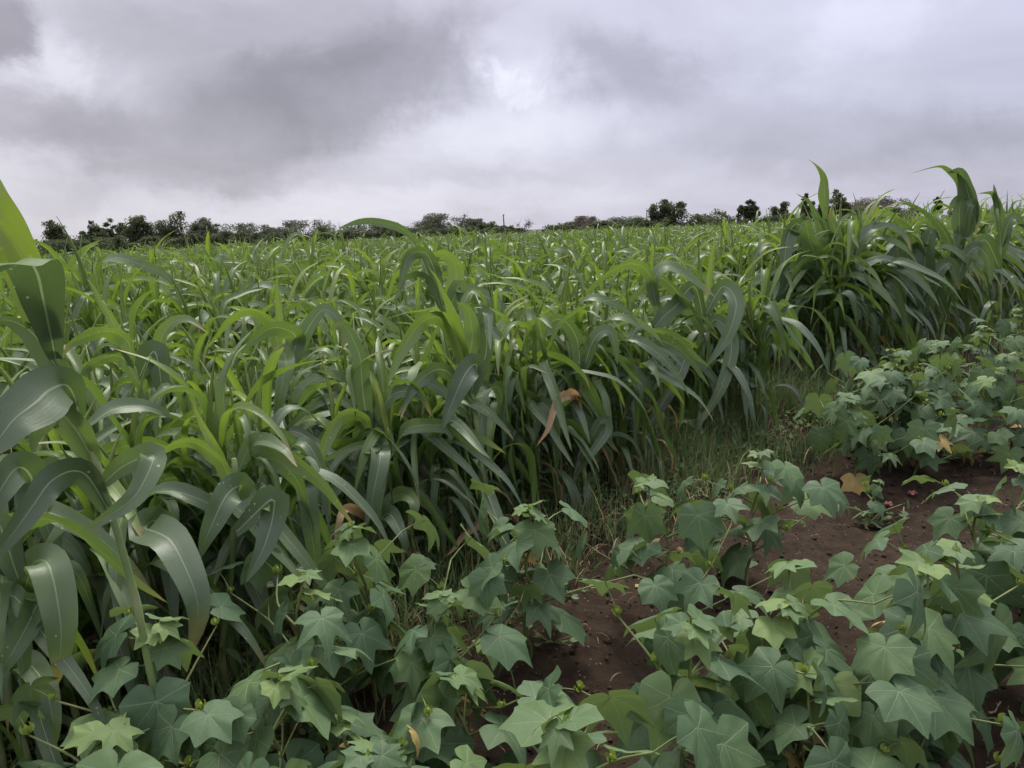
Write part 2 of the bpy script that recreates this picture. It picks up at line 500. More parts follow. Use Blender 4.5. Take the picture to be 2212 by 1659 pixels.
def plain_mat(name, c1, c2, scale=20, rough=0.8, spec=0.3, bump=0.0, trans=0.0, rand=0.0):
    m, nt = mat_new(name); b = NB(nt)
    pos = b.n('ShaderNodeNewGeometry').outputs['Position']
    f = b.noise(pos, scale, 4)
    if rand:
        f = b.m('ADD', f, b.m('MULTIPLY', b.m('SUBTRACT', b.n('ShaderNodeObjectInfo').outputs['Random'], 0.5), rand), clamp=True)
    col = b.mix(b.rng(f, 0.3, 0.7), c1 + (1,), c2 + (1,))
    bo = None
    if bump:
        bp = b.n('ShaderNodeBump'); bp.inputs['Strength'].default_value = bump; bp.inputs['Distance'].default_value = 0.01
        nt.links.new(b.noise(pos, scale * 2.5, 5), bp.inputs['Height']); bo = bp.outputs[0]
    leaf_output(b, col, col, rough, spec, trans, bo)
    return m


def toned_mat(name, stops, rough=0.7, spec=0.3, trans=0.25):
    """colour from the per-blade `tone` attribute"""
    m, nt = mat_new(name); b = NB(nt)
    tone = b.n('ShaderNodeAttribute', attribute_name='tone').outputs['Fac']
    rp = b.n('ShaderNodeValToRGB'); nt.links.new(tone, rp.inputs[0])
    cr = rp.color_ramp
    cr.elements[0].position = stops[0][0]; cr.elements[0].color = stops[0][1] + (1,)
    cr.elements[1].position = stops[-1][0]; cr.elements[1].color = stops[-1][1] + (1,)
    for p, c in stops[1:-1]:
        x = cr.elements.new(p); x.color = c + (1,)
    leaf_output(b, rp.outputs[0], rp.outputs[0], rough, spec, trans)
    return m


def soil_mat():
    m, nt = mat_new('soil'); b = NB(nt)
    pos = b.n('ShaderNodeNewGeometry').outputs['Position']
    n1 = b.noise(pos, 2.2, 5); n2 = b.noise(pos, 26, 6, 0.65); n3 = b.noise(pos, 130, 4, 0.7)
    col = b.mix(b.rng(n1, 0.35, 0.65), (0.0185, 0.0125, 0.0075, 1), (0.032, 0.0212, 0.0128, 1))
    col = b.mix(b.rng(n2, 0.35, 0.75), col, (0.050, 0.0335, 0.0205, 1))
    vo = b.n('ShaderNodeTexVoronoi'); vo.inputs['Scale'].default_value = 48; nt.links.new(pos, vo.inputs['Vector'])
    grit = b.m('MULTIPLY', b.m('LESS_THAN', vo.outputs['Distance'], 0.16), b.m('GREATER_THAN', b.noise(pos, 30, 1), 0.56))
    col = b.mix(b.m('MULTIPLY', grit, 0.6), col, (0.27, 0.21, 0.16, 1))
    sx = b.n('ShaderNodeSeparateXYZ'); nt.links.new(pos, sx.inputs[0])
    far = b.rng(sx.outputs[1], 60, 90)
    col = b.mix(far, col, b.mix(n1, (0.035, 0.050, 0.02, 1), (0.05, 0.055, 0.03, 1)))
    pr = b.n('ShaderNodeBsdfPrincipled'); nt.links.new(col, pr.inputs['Base Color'])
    pr.inputs['Roughness'].default_value = 0.95; pr.inputs['Specular IOR Level'].default_value = 0.15
    bp = b.n('ShaderNodeBump'); bp.inputs['Strength'].default_value = 0.9; bp.inputs['Distance'].default_value = 0.012
    nt.links.new(b.m('ADD', n2, b.m('MULTIPLY', n3, 0.5)), bp.inputs['Height']); nt.links.new(bp.outputs[0], pr.inputs['Normal'])
    o = b.n('ShaderNodeOutputMaterial'); nt.links.new(pr.outputs[0], o.inputs[0])
    return m


M_SL = sorghum_leaf_mat('sorghum_leaf')
M_SD = sorghum_leaf_mat('sorghum_dry_leaf', True)
M_ST = stalk_mat()
M_CL = cotton_leaf_mat()
M_CS = plain_mat('cotton_stem', (0.12, 0.17, 0.05), (0.19, 0.20, 0.08), 14, 0.6)
M_CB = plain_mat('cotton_bud', (0.17, 0.25, 0.04), (0.27, 0.35, 0.06), 40, 0.6, trans=0.2)
M_FL = plain_mat('cotton_flower', (0.62, 0.50, 0.27), (0.50, 0.36, 0.18), 40, 0.7, trans=0.25)
M_RED = plain_mat('pink_petal', (0.33, 0.07, 0.09), (0.46, 0.20, 0.17), 60, 0.6, trans=0.2)
M_SOIL = soil_mat()
M_CLOD = plain_mat('soil_clod', (0.030, 0.0205, 0.014), (0.066, 0.045, 0.031), 40, 0.95, 0.1, 0.6)
M_GRASS = toned_mat('grass_blade', [(0.0, (0.05, 0.095, 0.03)), (0.45, (0.10, 0.16, 0.05)), (0.75, (0.17, 0.22, 0.08)), (1.0, (0.30, 0.25, 0.11))])
M_STRAW = toned_mat('straw', [(0.0, (0.16, 0.09, 0.05)), (0.5, (0.30, 0.19, 0.10)), (1.0, (0.42, 0.31, 0.17))], trans=0.1)
M_WEED = plain_mat('weed_leaf', (0.07, 0.14, 0.045), (0.13, 0.22, 0.07), 30, 0.55, trans=0.25)
M_BARK = plain_mat('bark', (0.06, 0.05, 0.042), (0.11, 0.095, 0.08), 6, 0.9, 0.2)
M_TWIG = plain_mat('dry_twig', (0.27, 0.18, 0.13), (0.42, 0.31, 0.22), 30, 0.85, 0.2)
M_POST = plain_mat('pale_post', (0.55, 0.53, 0.49), (0.66, 0.64, 0.60), 5, 0.8, 0.2)
M_POLE = plain_mat('pole_concrete', (0.24, 0.23, 0.23), (0.30, 0.29, 0.29), 3, 0.8, 0.2)


def tree_mat(name, stops):
    return toned_mat(name, stops, rough=0.7, spec=0.25, trans=0.45)


M_NEEM = tree_mat('neem_foliage', [(0, (0.055, 0.075, 0.036)), (0.6, (0.105, 0.130, 0.060)), (1, (0.150, 0.170, 0.080))])
M_ACAC = tree_mat('acacia_foliage', [(0, (0.062, 0.078, 0.046)), (0.6, (0.108, 0.126, 0.074)), (1, (0.150, 0.165, 0.100))])
M_BROWN = tree_mat('brownish_foliage', [(0, (0.075, 0.075, 0.055)), (0.6, (0.14, 0.12, 0.09)), (1, (0.22, 0.17, 0.14))])

# ------------------------------------------------------------------ ground
def build_ground():
    def axis(a, b, step, lo, hi):
        f = np.arange(a, b, step)
        up = b + np.cumsum(step * 1.22 ** np.arange(1, 60)); up = np.append(up[up < hi], hi)
        dn = a - np.cumsum(step * 1.22 ** np.arange(1, 60)); dn = np.append(dn[dn > lo], lo)
        return np.concatenate([dn[::-1], f, up])
    X = axis(-1.9, 4.6, 0.020, -1500, 1500); Y = axis(0.9, 6.2, 0.020, -40, 2500)
    gx, gy = np.meshgrid(X, Y)
    Z = ground_z(gx, gy)
    n, m = len(X), len(Y)
    V = np.stack([gx, gy, Z], -1).reshape(-1, 3)
    i = np.arange(n - 1)[None, :] + np.arange(m - 1)[:, None] * n
    F = np.stack([i, i + 1, i + 1 + n, i + n], -1).reshape(-1, 4)
    o = new_obj('ground', make_mesh('ground', V, F, M_SOIL))
    tag(o, 'dark brown crumbly field soil between the crop rows', kind='structure')


build_ground()


def build_clods():
    rng = np.random.RandomState(3)
    ico = [(-.526, 0, .851), (.526, 0, .851), (-.526, 0, -.851), (.526, 0, -.851), (0, .851, .526), (0, .851, -.526), (0, -.851, .526), (0, -.851, -.526), (.851, .526, 0), (-.851, .526, 0), (.851, -.526, 0), (-.851, -.526, 0)]
    fc = np.array([(0, 1, 4), (0, 4, 9), (9, 4, 5), (4, 8, 5), (4, 1, 8), (8, 1, 10), (8, 10, 3), (5, 8, 3), (5, 3, 2), (2, 3, 7), (7, 3, 10), (7, 10, 6), (7, 6, 11), (11, 6, 0), (0, 6, 1), (6, 10, 1), (9, 11, 0), (9, 2, 11), (9, 5, 2), (7, 11, 2)])
    ico = np.array(ico)
    V, F = [], []
    N = 11000
    x = rng.uniform(-1.4, 5.0, N); y = rng.uniform(0.9, 6.5, N)
    keep = y < edge_y(x) + 0.3
    x, y = x[keep], y[keep]
    z = ground_z(x, y)
    r = 0.003 + 0.024 * rng.beta(1, 7, len(x))
    for k in range(len(x)):
        d = ico * rng.uniform(0.6, 1.25, (12, 1)) * np.array([1, rng.uniform(.7, 1.2), rng.uniform(.5, .8)]) * r[k]
        V.append(d + [x[k], y[k], z[k] + r[k] * 0.25]); F.append(fc + 12 * k)
    o = new_obj('soil_clods', make_mesh('soil_clods', np.concatenate(V), np.concatenate(F), M_CLOD, smooth=False))
    tag(o, 'loose crumbs and clods of dark soil between cotton rows', 'soil', kind='stuff')


build_clods()

# ------------------------------------------------------------------ trees on the horizon
def tree(name, label, px, top_px, width_px, dist, style, seed, group='trees along the far edge of the field', mat=None):
    rng = np.random.RandomState(seed)
    top = U(px, top_px, dist); x0, y0, Ht = top[0], top[1], top[2]
    wm = width_px / FPX * dist
    root = new_obj(name, None); root.location = (x0, y0, float(ground_z(x0, y0)))
    tag(root, label, 'tree' if 'bush' not in name else 'bush', group)
    g = Geo(); cl = []
    R = wm / 2
    if style == 'neem':       # irregular, knobbly, tall: several heads of different height
        heads = [(0.0, 1.0, .55)] + [(rng.uniform(-.75, .75), rng.uniform(.55, .93), rng.uniform(.28, .5)) for _ in range(4)]
        for (hx_, ht_, hr_) in heads:
            for _ in range(13):
                a = rng.uniform(0, 6.28); t = rng.uniform(0, 1) ** .8
                rr = R * hr_ * (1.0 - .6 * t ** 2) * math.sqrt(rng.uniform(.05, 1))
                cl.append((R * hx_ * (.5 + .5 * t) + rr * math.cos(a), rr * math.sin(a), Ht * ht_ * (.06 + .88 * t), R * rng.uniform(.12, .27)))
            cl.append((R * hx_, 0, Ht * ht_ * .96, R * .13))
        n_per, sz, fl = 105, 0.15, 0.9
    elif style == 'acacia':   # spreading, flat topped, feathery
        K = 52; base = Ht * 0.14
        for _ in range(K):
            a = rng.uniform(0, 6.28); q = math.sqrt(rng.uniform(0.0, 1))
            dome = Ht * (0.97 - 0.38 * q ** 2.2)
            zz = dome - rng.exponential(0.26) * Ht
            cl.append((R * q * math.cos(a), R * q * math.sin(a), max(zz, base), R * rng.uniform(0.14, 0.27)))
        n_per, sz, fl = 115, 0.14, 0.55
    elif style == 'bush':
        K = 34
        for _ in range(K):
            a = rng.uniform(0, 6.28); q = math.sqrt(rng.uniform(0.0, 1))
            cl.append((R * q * math.cos(a), R * 0.5 * q * math.sin(a), Ht * rng.uniform(0.12, 0.95) * (1 - 0.35 * q ** 2), R * rng.uniform(0.14, 0.26)))
        n_per, sz, fl = 120, 0.15, 0.7
    else:                     # sparse: bare twigs with little leaf
        K = 12
        for _ in range(K):
            a = rng.uniform(0, 6.28); t = rng.uniform(0.2, 1)
            cl.append((R * t * math.cos(a) * 0.9, R * t * math.sin(a) * 0.9, Ht * (0.45 + 0.5 * t * rng.uniform(.7, 1)), R * 0.25))
        n_per, sz, fl = 10, 0.09, 0.8
    # trunk and limbs
    th = Ht * (0.35 if style != 'bush' else 0.12)
    P = [(0, 0, -0.1), (0.05 * R, 0.02, th * 0.5), (0.08 * R * rng.uniform(-1, 1), 0, th)]
    tr = 0.028 * Ht + 0.03
    V, F, uv = tube(spline(P, 6), np.linspace(tr * 1.3, tr * 0.8, 6), 7); g.add(V, F, uv)
    tip = np.array(P[-1])
    for c in cl:
        c_ = np.array(c[:3]); mid = (tip + c_) / 2 + rng.normal(0, 0.06 * R, 3) - [0, 0, 0.05 * Ht]
        V, F, uv = tube(spline([tip, mid, c_], 5), np.linspace(tr * 0.45, 0.012, 5), 4, False); g.add(V, F, uv)
        if style == 'sparse':
            for _ in range(5):
                e = c_ + rng.normal(0, 0.24 * R, 3) + [0, 0, 0.12 * R]
                V, F, uv = tube([c_, (c_ + e) / 2 + rng.normal(0, .03 * R, 3), e], [0.022, 0.015, 0.007], 3, False); g.add(V, F, uv)
    new_obj('trunk', g.mesh('trunk', [M_BARK]), root)
    # crown: leaf sprays in uneven clumps
    LV, LT = [], []
    for (cx, cy, cz, r) in cl:
        n = int(n_per * rng.uniform(0.6, 1.35))
        p = rng.normal(0, 0.46, (n, 3)); rad = np.linalg.norm(p, axis=1, keepdims=True)
        p = p / np.maximum(rad, 1) * r * np.array([1.15, 1.15, fl]) + [cx, cy, cz]
        if style == 'acacia':
            p[:, 2] -= 0.35 * np.maximum(0, np.hypot(p[:, 0], p[:, 1]) - 0.75 * R)
        p[:, 2] = np.clip(p[:, 2], 0.25, Ht * 1.02)
        a = norm(rng.normal(0, 1, (n, 3)) * [1, 1, 0.6]); bb = norm(np.cross(a, rng.normal(0, 1, (n, 3))))
        L = sz * rng.uniform(0.6, 1.5, (n, 1)); Wd = L * rng.uniform(0.3, 0.6, (n, 1))
        if style == 'acacia': Wd *= 0.65; L *= 1.25
        LV.append(np.stack([p - a * L, p + bb * Wd, p + a * L, p - bb * Wd], 1).reshape(-1, 3))
        LT.append(np.repeat(np.clip(rng.uniform(0.15, 0.75) + rng.normal(0, 0.18, n), 0, 1), 4))
    V = np.concatenate(LV)
    F = np.arange(len(V)).reshape(-1, 4)
    mm = mat or (M_NEEM if style in ('neem', 'bush') else M_ACAC)
    if style == 'sparse': mm = M_BROWN
    new_obj('crown', make_mesh('crown', V, F, mm, tone=np.concatenate(LT), smooth=False), root)


TREES = [
    ('broadleaf_tree', 'lone ragged dark tree standing furthest left on the horizon', 108, 478, 84, 104, 'neem'),
    ('bush', 'low dark bush at the foot of the leftmost lone tree', 72, 512, 100, 100, 'bush'),
    ('broadleaf_tree', 'small knobbly tree at the left end of the dense dark clump', 196, 477, 66, 104, 'neem'),
    ('broadleaf_tree', 'dark tree with two knobs, second of the dense left clump', 238, 473, 66, 108, 'neem'),
    ('broadleaf_tree', 'full dark tree in the middle of the dense left clump', 304, 467, 92, 106, 'neem'),
    ('broadleaf_tree', 'tallest rounded tree of the dense clump on the left horizon', 388, 459, 112, 105, 'neem'),
    ('spreading_tree', 'feathery tree drooping at the right end of the dense left clump', 446, 476, 66, 103, 'acacia'),
    ('bush', 'low olive bush filling under the dense left clump of trees', 190, 508, 110, 101, 'bush'),
    ('bush', 'low dark bush between the dense left clump and first acacia', 465, 508, 80, 101, 'bush'),
    ('spreading_tree', 'small flat acacia just past the dense left clump', 527, 481, 104, 106, 'acacia'),
    ('spreading_tree', 'low acacia touching the small flat one on its right', 586, 493, 60, 108, 'acacia'),
    ('spreading_tree', 'wide domed acacia left of the blown pale sorghum leaf', 656, 477, 116, 107, 'acacia'),
    ('spreading_tree', 'acacia seen behind the pale sorghum leaf blown flat', 795, 482, 130, 109, 'acacia'),
    ('spreading_tree', 'low shadowy acacia just right of the blown pale leaf', 872, 490, 66, 112, 'acacia'),
    ('spreading_tree', 'taller sloping acacia left of the bare reddish sapling', 947, 462, 104, 108, 'acacia'),
    ('bare_sapling', 'thin bare reddish sapling between two acacias', 990, 457, 30, 112, 'sparse'),
    ('spreading_tree', 'airy small acacia right of the bare reddish sapling', 1020, 472, 68, 108, 'acacia'),
    ('bush', 'little round bush beside the twiggy grey shrub', 1102, 487, 44, 112, 'bush'),
    ('twiggy_shrub', 'twiggy grey shrub alone near the centre of the horizon', 1129, 475, 36, 112, 'sparse'),
    ('spreading_tree', 'reddish grey thorn tree right of centre, sloping on both sides', 1265, 468, 74, 112, 'acacia_brown'),
    ('spreading_tree', 'low flat green acacia left of the power pole', 1346, 468, 90, 114, 'acacia'),
    ('broadleaf_tree', 'tall twin-topped dark tree right beside the power pole', 1437, 432, 72, 108, 'neem'),
    ('bush', 'low pale bush between the twin-topped tree and broad tree', 1490, 476, 50, 112, 'bush'),
    ('broadleaf_tree', 'broad low tree left of the narrow upright tree', 1550, 450, 92, 110, 'bush_tall'),
    ('broadleaf_tree', 'narrow upright tree standing behind the white fence post', 1620, 432, 48, 107, 'neem'),
    ('bush', 'grey green bush right of the narrow upright tree', 1660, 468, 66, 112, 'bush'),
    ('broadleaf_tree', 'small rounded tree just left of the tall sorghum plant', 1692, 437, 48, 110, 'neem'),
    ('broadleaf_tree', 'sparse ragged tree partly behind the tall sorghum top', 1742, 418, 44, 108, 'neem'),
    ('broadleaf_tree', 'dense rounded tree directly right of the tall sorghum top', 1806, 410, 62, 106, 'neem'),
    ('spreading_tree', 'wide low tree with brownish pink crown on the right', 1900, 423, 116, 112, 'acacia_brown'),
    ('bush', 'long green bush below the brownish pink crowned tree', 1860, 447, 150, 108, 'bush'),
    ('broadleaf_tree', 'tiny thin dark tree left of the windblown sorghum', 2026, 425, 24, 110, 'neem'),
    ('broadleaf_tree', 'small dark tree half hidden behind the windblown sorghum', 2064, 436, 40, 108, 'neem'),
    ('bush', 'low dark bush on the horizon at the far right edge', 2180, 452, 110, 108, 'bush'),
    ('bush', 'low bush on the horizon between windblown sorghum and small spike', 2105, 452, 90, 110, 'bush'),
]
for k, (nm, lb, px, ty, w, d, st) in enumerate(TREES):
    mt = None
    if st == 'acacia_brown': st, mt = 'acacia', M_BROWN
    if st == 'bush_tall': st = 'bush'
    tree(nm, lb, px, ty, w * 1.28, d, st, 100 + k, mat=mt)

for k, px in enumerate([20, 150, 250, 330, 410, 500, 560, 620, 700, 750, 830, 900, 985, 1050, 1215, 1300, 1400, 1580, 1720, 1950]):
    tree('scrub_bush', 'low dark bush in the scrub along the foot of the trees', px, 525 - 0.0349 * px - (k * 37 % 11), 95, 99, 'bush', 300 + k, group='scrub bushes under the trees')


def build_poles():
    # power pole with cross arm
    t = U(1397, 454, 135); x, y, h = t
    root = new_obj('power_pole', None); root.location = (x, y, 0)
    tag(root, 'thin grey power pole with a cross arm between trees', 'pole')
    g = Geo(); g.add(*tube([(0, 0, -0.05), (0, 0, h * .5), (0, 0, h)], [0.14, 0.12, 0.09], 8)); new_obj('post', g.mesh('post', [M_POLE]), root)
    g = Geo(); g.add(*tube([(-1.5, -0.15, h - 1.25), (0, -0.15, h - 1.25), (1.6, -0.15, h - 1.25)], [0.07, 0.08, 0.07], 6)); new_obj('cross_arm', g.mesh('cross_arm', [M_POLE]), root)
    for ox in (-1.4, 1.45, 0.0):
        zb = h - 1.2 if ox else h
        g = Geo(); g.add(*tube([(ox, -0.15 if ox else 0, zb - .02), (ox, -0.15 if ox else 0, zb + .3), (ox, -0.15 if ox else 0, zb + .4)], [0.05, 0.08, 0.03], 6)); new_obj('insulator', g.mesh('insulator', [M_POST]), root)
    t = U(1087, 463, 90); x, y, h = t
    root = new_obj('bare_pole', None); root.location = (x, y, 0)
    tag(root, 'bare leaning wooden pole near the centre of the horizon', 'pole')
    g = Geo(); g.add(*tube([(0.12, 0, -0.05), (0.06, 0, h * .5), (0, 0, h)], [0.09, 0.08, 0.06], 7)); new_obj('shaft', g.mesh('shaft', [M_BARK]), root)
    g = Geo(); g.add(*tube([(-0.02, 0, h - .35), (.1, .02, h - .05), (0.2, 0.02, h - .02)], [0.03, 0.025, 0.015], 5)); new_obj('fork', g.mesh('fork', [M_BARK]), root)
    for lb, px, py, d, w in (('white fence post below the narrow upright tree', 1621, 477, 66, .10),
                             ('short grey fence post right of the white one', 1648, 485, 72, .06),
                             ('white fence post beneath the dense rounded tree', 1811, 463, 68, .10)):
        x, y, h = U(px, py, d)
        root = new_obj('fence_post', None); root.location = (x, y, 0); root.rotation_euler = (0, math.radians(-3), 0)
        tag(root, lb, 'post', 'fence posts beyond the crop')
        g = Geo()
        s = w
        g.add([(-s, -s, -.05), (s, -s, -.05), (s, s, -.05), (-s, s, -.05), (-s * .8, -s * .8, h - .08), (s * .8, -s * .8, h - .08), (s * .8, s * .8, h - .08), (-s * .8, s * .8, h - .08)],
              [(0, 1, 5, 4), (1, 2, 6, 5), (2, 3, 7, 6), (3, 0, 4, 7)])
        new_obj('shaft', make_mesh('shaft', np.concatenate(g.V), g.F, M_POST, smooth=False), root)
        g = Geo(); g.add([(-s * .8, -s * .8, h - .08), (s * .8, -s * .8, h - .08), (s * .8, s * .8, h - .08), (-s * .8, s * .8, h - .08), (0, 0, h)], [(0, 1, 4), (1, 2, 4), (2, 3, 4), (3, 0, 4)])
        new_obj('cap', make_mesh('cap', np.concatenate(g.V), g.F, M_POST, smooth=False), root)


build_poles()

# ------------------------------------------------------------------ sorghum
def leaf_curve(L, e0, e1, bend, sharp, n, rng, drift=0.0, twist=0.0):
    s = np.linspace(0, 1, n)

    def step(c, w):
        x = np.clip((s - (c - w)) / (2 * w), 0, 1); return x * x * (3 - 2 * x)
    # a main bend and a second, softer one; small kinks on the way
    split = rng.uniform(.55, .95)
    th = e0 + (e1 - e0) * (split * step(bend, sharp) + (1 - split) * step(min(bend + rng.uniform(.15, .35), .9), sharp * 1.5))
    th = np.radians(th - 18 * s ** 2 + 7 * np.sin(s * 8 + rng.uniform(0, 6)) * s + 5 * np.sin(s * 19 + rng.uniform(0, 6)) * s)
    ds = L / (n - 1)
    az = drift * (0.35 * s + 0.65 * step(bend + .05, sharp * 1.6)) + .12 * np.sin(s * 7 + rng.uniform(0, 6)) * s
    T = np.stack([np.cos(th) * np.cos(az), np.cos(th) * np.sin(az), np.sin(th)], 1)
    C = np.concatenate([[np.zeros(3)], np.cumsum((T[:-1] + T[1:]) / 2 * ds, 0)])
    T = norm(np.gradient(C, axis=0))
    Sd = np.stack([-np.sin(az), np.cos(az), 0 * az], 1)
    Sd = norm(Sd - T * np.sum(T * Sd, 1, keepdims=True))
    Nn = np.cross(T, Sd)
    tw = twist * (0.4 * s + 0.6 * step(bend, sharp * 2)) + .25 * np.sin(s * 6 + rng.uniform(0, 6)) * s
    S2 = Sd * np.cos(tw)[:, None] + Nn * np.sin(tw)[:, None]
    N2 = np.cross(T, S2)
    return C, -S2, N2, s


def pool_leaf(cls, rng):
    U_ = rng.uniform
    n = 21
    if cls == 'low':
        L, W, e0, e1, bd, sh, tn = U_(.32, .46), U_(.014, .020), U_(30, 55), U_(-88, -62), U_(.25, .42), U_(.2, .35), U_(.05, .3)
    elif cls == 'mid':
        L, W, e0, e1, bd, sh, tn = U_(.42, .66), U_(.018, .028), U_(40, 68), U_(-90, -40), U_(.26, .48), U_(.035, .20), U_(.05, .40)
    elif cls == 'up':
        L, W, e0, e1, bd, sh, tn = U_(.38, .60), U_(.019, .029), U_(36, 72), U_(-74, -4), U_(.20, .46), U_(.035, .18), U_(.28, .72)
    elif cls == 'whorl':
        L, W, e0, e1, bd, sh, tn = U_(.28, .44), U_(.015, .022), U_(56, 86), U_(-75, 30), U_(.30, .60), U_(.05, .20), U_(.45, .95)
    elif cls == 'dry':
        L, W, e0, e1, bd, sh, tn = U_(.26, .42), U_(.008, .014), U_(-10, 35), U_(-88, -60), U_(.1, .35), U_(.08, .2), U_(.3, 1.0)
    C, S2, N2, s = leaf_curve(L, e0, e1, bd, sh, n, rng, U_(-.3, .3) if cls == 'dry' else U_(-1.2, 1.2) if cls != 'whorl' else U_(-.5, .5), U_(-1.9, 1.9) if cls != 'whorl' else U_(-.8, .8))
    w = W * width_profile(s, 0.5 if cls != 'whorl' else 0.65, U_(.22, .40), U_(1.8, 3.0))
    fold = (0.62 - 0.42 * np.clip(s * 2.2, 0, 1)) if cls != 'whorl' else (1.0 - 0.7 * s)
    if cls == 'dry': fold = 0.9 + 0.3 * np.sin(s * 14)
    return ribbon(C, S2, N2, w, fold, U_(.06, .17) if cls != 'dry' else .3, rng, 4, tn, mat=1 if cls == 'dry' else 0)


def pool_spindle(rng):
    L = rng.uniform(.22, .36); n = 10; s = np.linspace(0, 1, n)
    bx = rng.uniform(-.05, .10)
    C = np.stack([bx * s ** 2, rng.uniform(-.03, .03) * s ** 2, L * s], 1)
    g = Geo(); r = 0.0072 * (1 - s ** 1.3) * (1 + .6 * np.sin(np.pi * s)) + 0.0008
    V, F, uv = tube(C, r, 6); uv[:, 0] = 0.2; uv[:, 1] *= 0.9
    g.add(V, F, uv, rng.uniform(.85, 1.0)); return g


def pool_stalk(rng, H):
    n = 15; s = np.linspace(0, 1, n)
    b = rng.normal(0, .022, 2)
    C = np.stack([b[0] * s ** 2, b[1] * s ** 2, -0.03 + (H + .03) * s], 1)
    r = np.linspace(.0088, .0062, n) * (1 + .22 * (np.arange(n) % 3 == 0))
    g = Geo(); V, F, uv = tube(C, r, 7); g.add(V, F, uv, np.repeat(0.5 * (np.arange(n) % 3 == 0), 7)); return g, C


POOLS, POOL_MESH = {}, {}
prng = np.random.RandomState(21)
for cls, cnt in (('low', 12), ('mid', 30), ('up', 32), ('whorl', 12), ('dry', 6)):
    POOLS[cls] = [pool_leaf(cls, prng) for _ in range(cnt)]
    POOL_MESH[cls] = [g.mesh('leaf_blade_' + cls, [M_SL, M_SD]) for g in POOLS[cls]]
POOLS['spindle'] = [pool_spindle(prng) for _ in range(5)]
POOL_MESH['spindle'] = [g.mesh('spindle', [M_SL]) for g in POOLS['spindle']]
STALKS = [pool_stalk(prng, .69) for _ in range(6)]
STALK_MESH = [g.mesh('stalk', [M_ST]) for g, _ in STALKS]


def plant_spec(rng, wind=0.0):
    """list of (class, variant, matrix) for one ordinary plant, stalk .60 m"""
    k = rng.randint(len(STALKS)); C = STALKS[k][1]
    out = [('stalk', k, Matrix.Identity(4))]
    az0 = rng.uniform(0, 2 * math.pi); nl = rng.randint(11, 14)
    for i in range(nl):
        t = (i + .5) / nl
        h = 0.10 + 0.90 * t ** 0.85
        idx = h * (len(C) - 1); a = int(min(idx, len(C) - 2)); p = C[a] + (C[a + 1] - C[a]) * (idx - a)
        az = az0 + i * math.pi + rng.normal(0, .5)
        az += 0.65 * t * math.sin(math.pi * 1.2 - az)          # leaves trail downwind
        cls = 'low' if t < .26 else 'mid' if t < .62 else 'up' if t < .88 else 'whorl'
        if cls == 'low' and rng.rand() < .28: cls = 'dry'
        v = rng.randint(len(POOLS[cls]))
        sc = rng.uniform(.85, 1.15)
        M = Matrix.Translation(Vector(p)) @ Matrix.Rotation(az, 4, 'Z') @ Matrix.Translation((.007, 0, 0)) @ Matrix.Rotation(rng.normal(0, .12), 4, 'Y') @ Matrix.Diagonal((sc, sc, sc, 1))
        out.append((cls, v, M))
    v = rng.randint(5)
    out.append(('spindle', v, Matrix.Translation(Vector(C[-1] - [0, 0, .05])) @ Matrix.Rotation(rng.uniform(0, 6.28), 4, 'Z') @ Matrix.Rotation(rng.normal(0, .12), 4, 'Y')))
    return out


PART = {'stalk': 'stalk', 'spindle': 'spindle', 'low': 'leaf', 'mid': 'leaf', 'up': 'leaf', 'whorl': 'leaf', 'dry': 'leaf'}
SPECS = [plant_spec(prng) for _ in range(40)]


def place_sorghum(spec, x, y, rz, scale, lean, label, group, name='sorghum_plant'):
    root = new_obj(name, None)
    root.location = (x, y, float(ground_z(x, y)))
    root.rotation_euler = (lean[0], lean[1], rz); root.scale = (scale,) * 3
    tag(root, label, 'plant', group)
    for cls, v, M in spec:
        me = STALK_MESH[v] if cls == 'stalk' else POOL_MESH[cls][v]
        o = new_obj(PART[cls], me, root); o.matrix_local = M
        if cls == 'dry': o["label"] = 'withered brown leaf hanging low on the stalk'
    return root


def height_scale(x, y):
    s = 1.03 + 0.40 * fbm(np.asarray(x) * .9, np.asarray(y) * .9, 2, 77) + 0.16 * fbm(np.asarray(x) * .22, np.asarray(y) * .22, 2, 78)
    # the strip along the far right margin grew taller
    d = np.asarray(y) - edge_y(np.asarray(x))
    tall = np.clip((np.asarray(x) - 2.1) / .6, 0, 1) * np.clip((2.4 - d) / 1.2, 0, 1)
    return s + 0.27 * tall


def field_points():
    rng = np.random.RandomState(5)
    out = []
    for (r0, r1, cell) in ((0, 9, .165), (9, 22, .215), (22, 45, .38), (45, 98, .70)):
        gx = np.arange(-80, 80, cell); gy = np.arange(-0.6, 98, cell)
        X, Y = np.meshgrid(gx, gy); X = X + rng.uniform(-.46, .46, X.shape) * cell; Y = Y + rng.uniform(-.46, .46, Y.shape) * cell
        X, Y = X.ravel(), Y.ravel(); r = np.hypot(X, Y)
        k = (r >= r0) & (r < r1) & (Y > edge_y(X) + 0.05)
        k &= (np.abs(X) < 0.78 * Y + 2.2)
        k &= r > 1.15
        # the far side of the field runs obliquely: close on the left, distant on the right
        k &= r < np.interp(np.arctan2(X, Y), (-.60, -.42, -.22, 0.0, .25), (27, 31, 42, 62, 98))
        # thin patches and a bare gap beside the grass strip
        k &= (vnoise(X * 1.1, Y * 1.1, 31) > 0.10)
        k &= ~((np.hypot((X - 1.88) / .48, (Y - 5.5) / .75) < 1) )
        out.append(np.stack([X[k], Y[k]], 1))
    xr = np.linspace(-1.6, 7, 190) + rng.normal(0, .05, 190); yr = edge_y(xr) + rng.uniform(-.12, .12, 190)
    kr = ~(np.hypot((xr - 1.88) / .48, (yr - 5.5) / .75) < 1) & (np.hypot(xr, yr) > 1.15)
    out.append(np.stack([xr[kr], yr[kr]], 1))
    return np.concatenate(out)


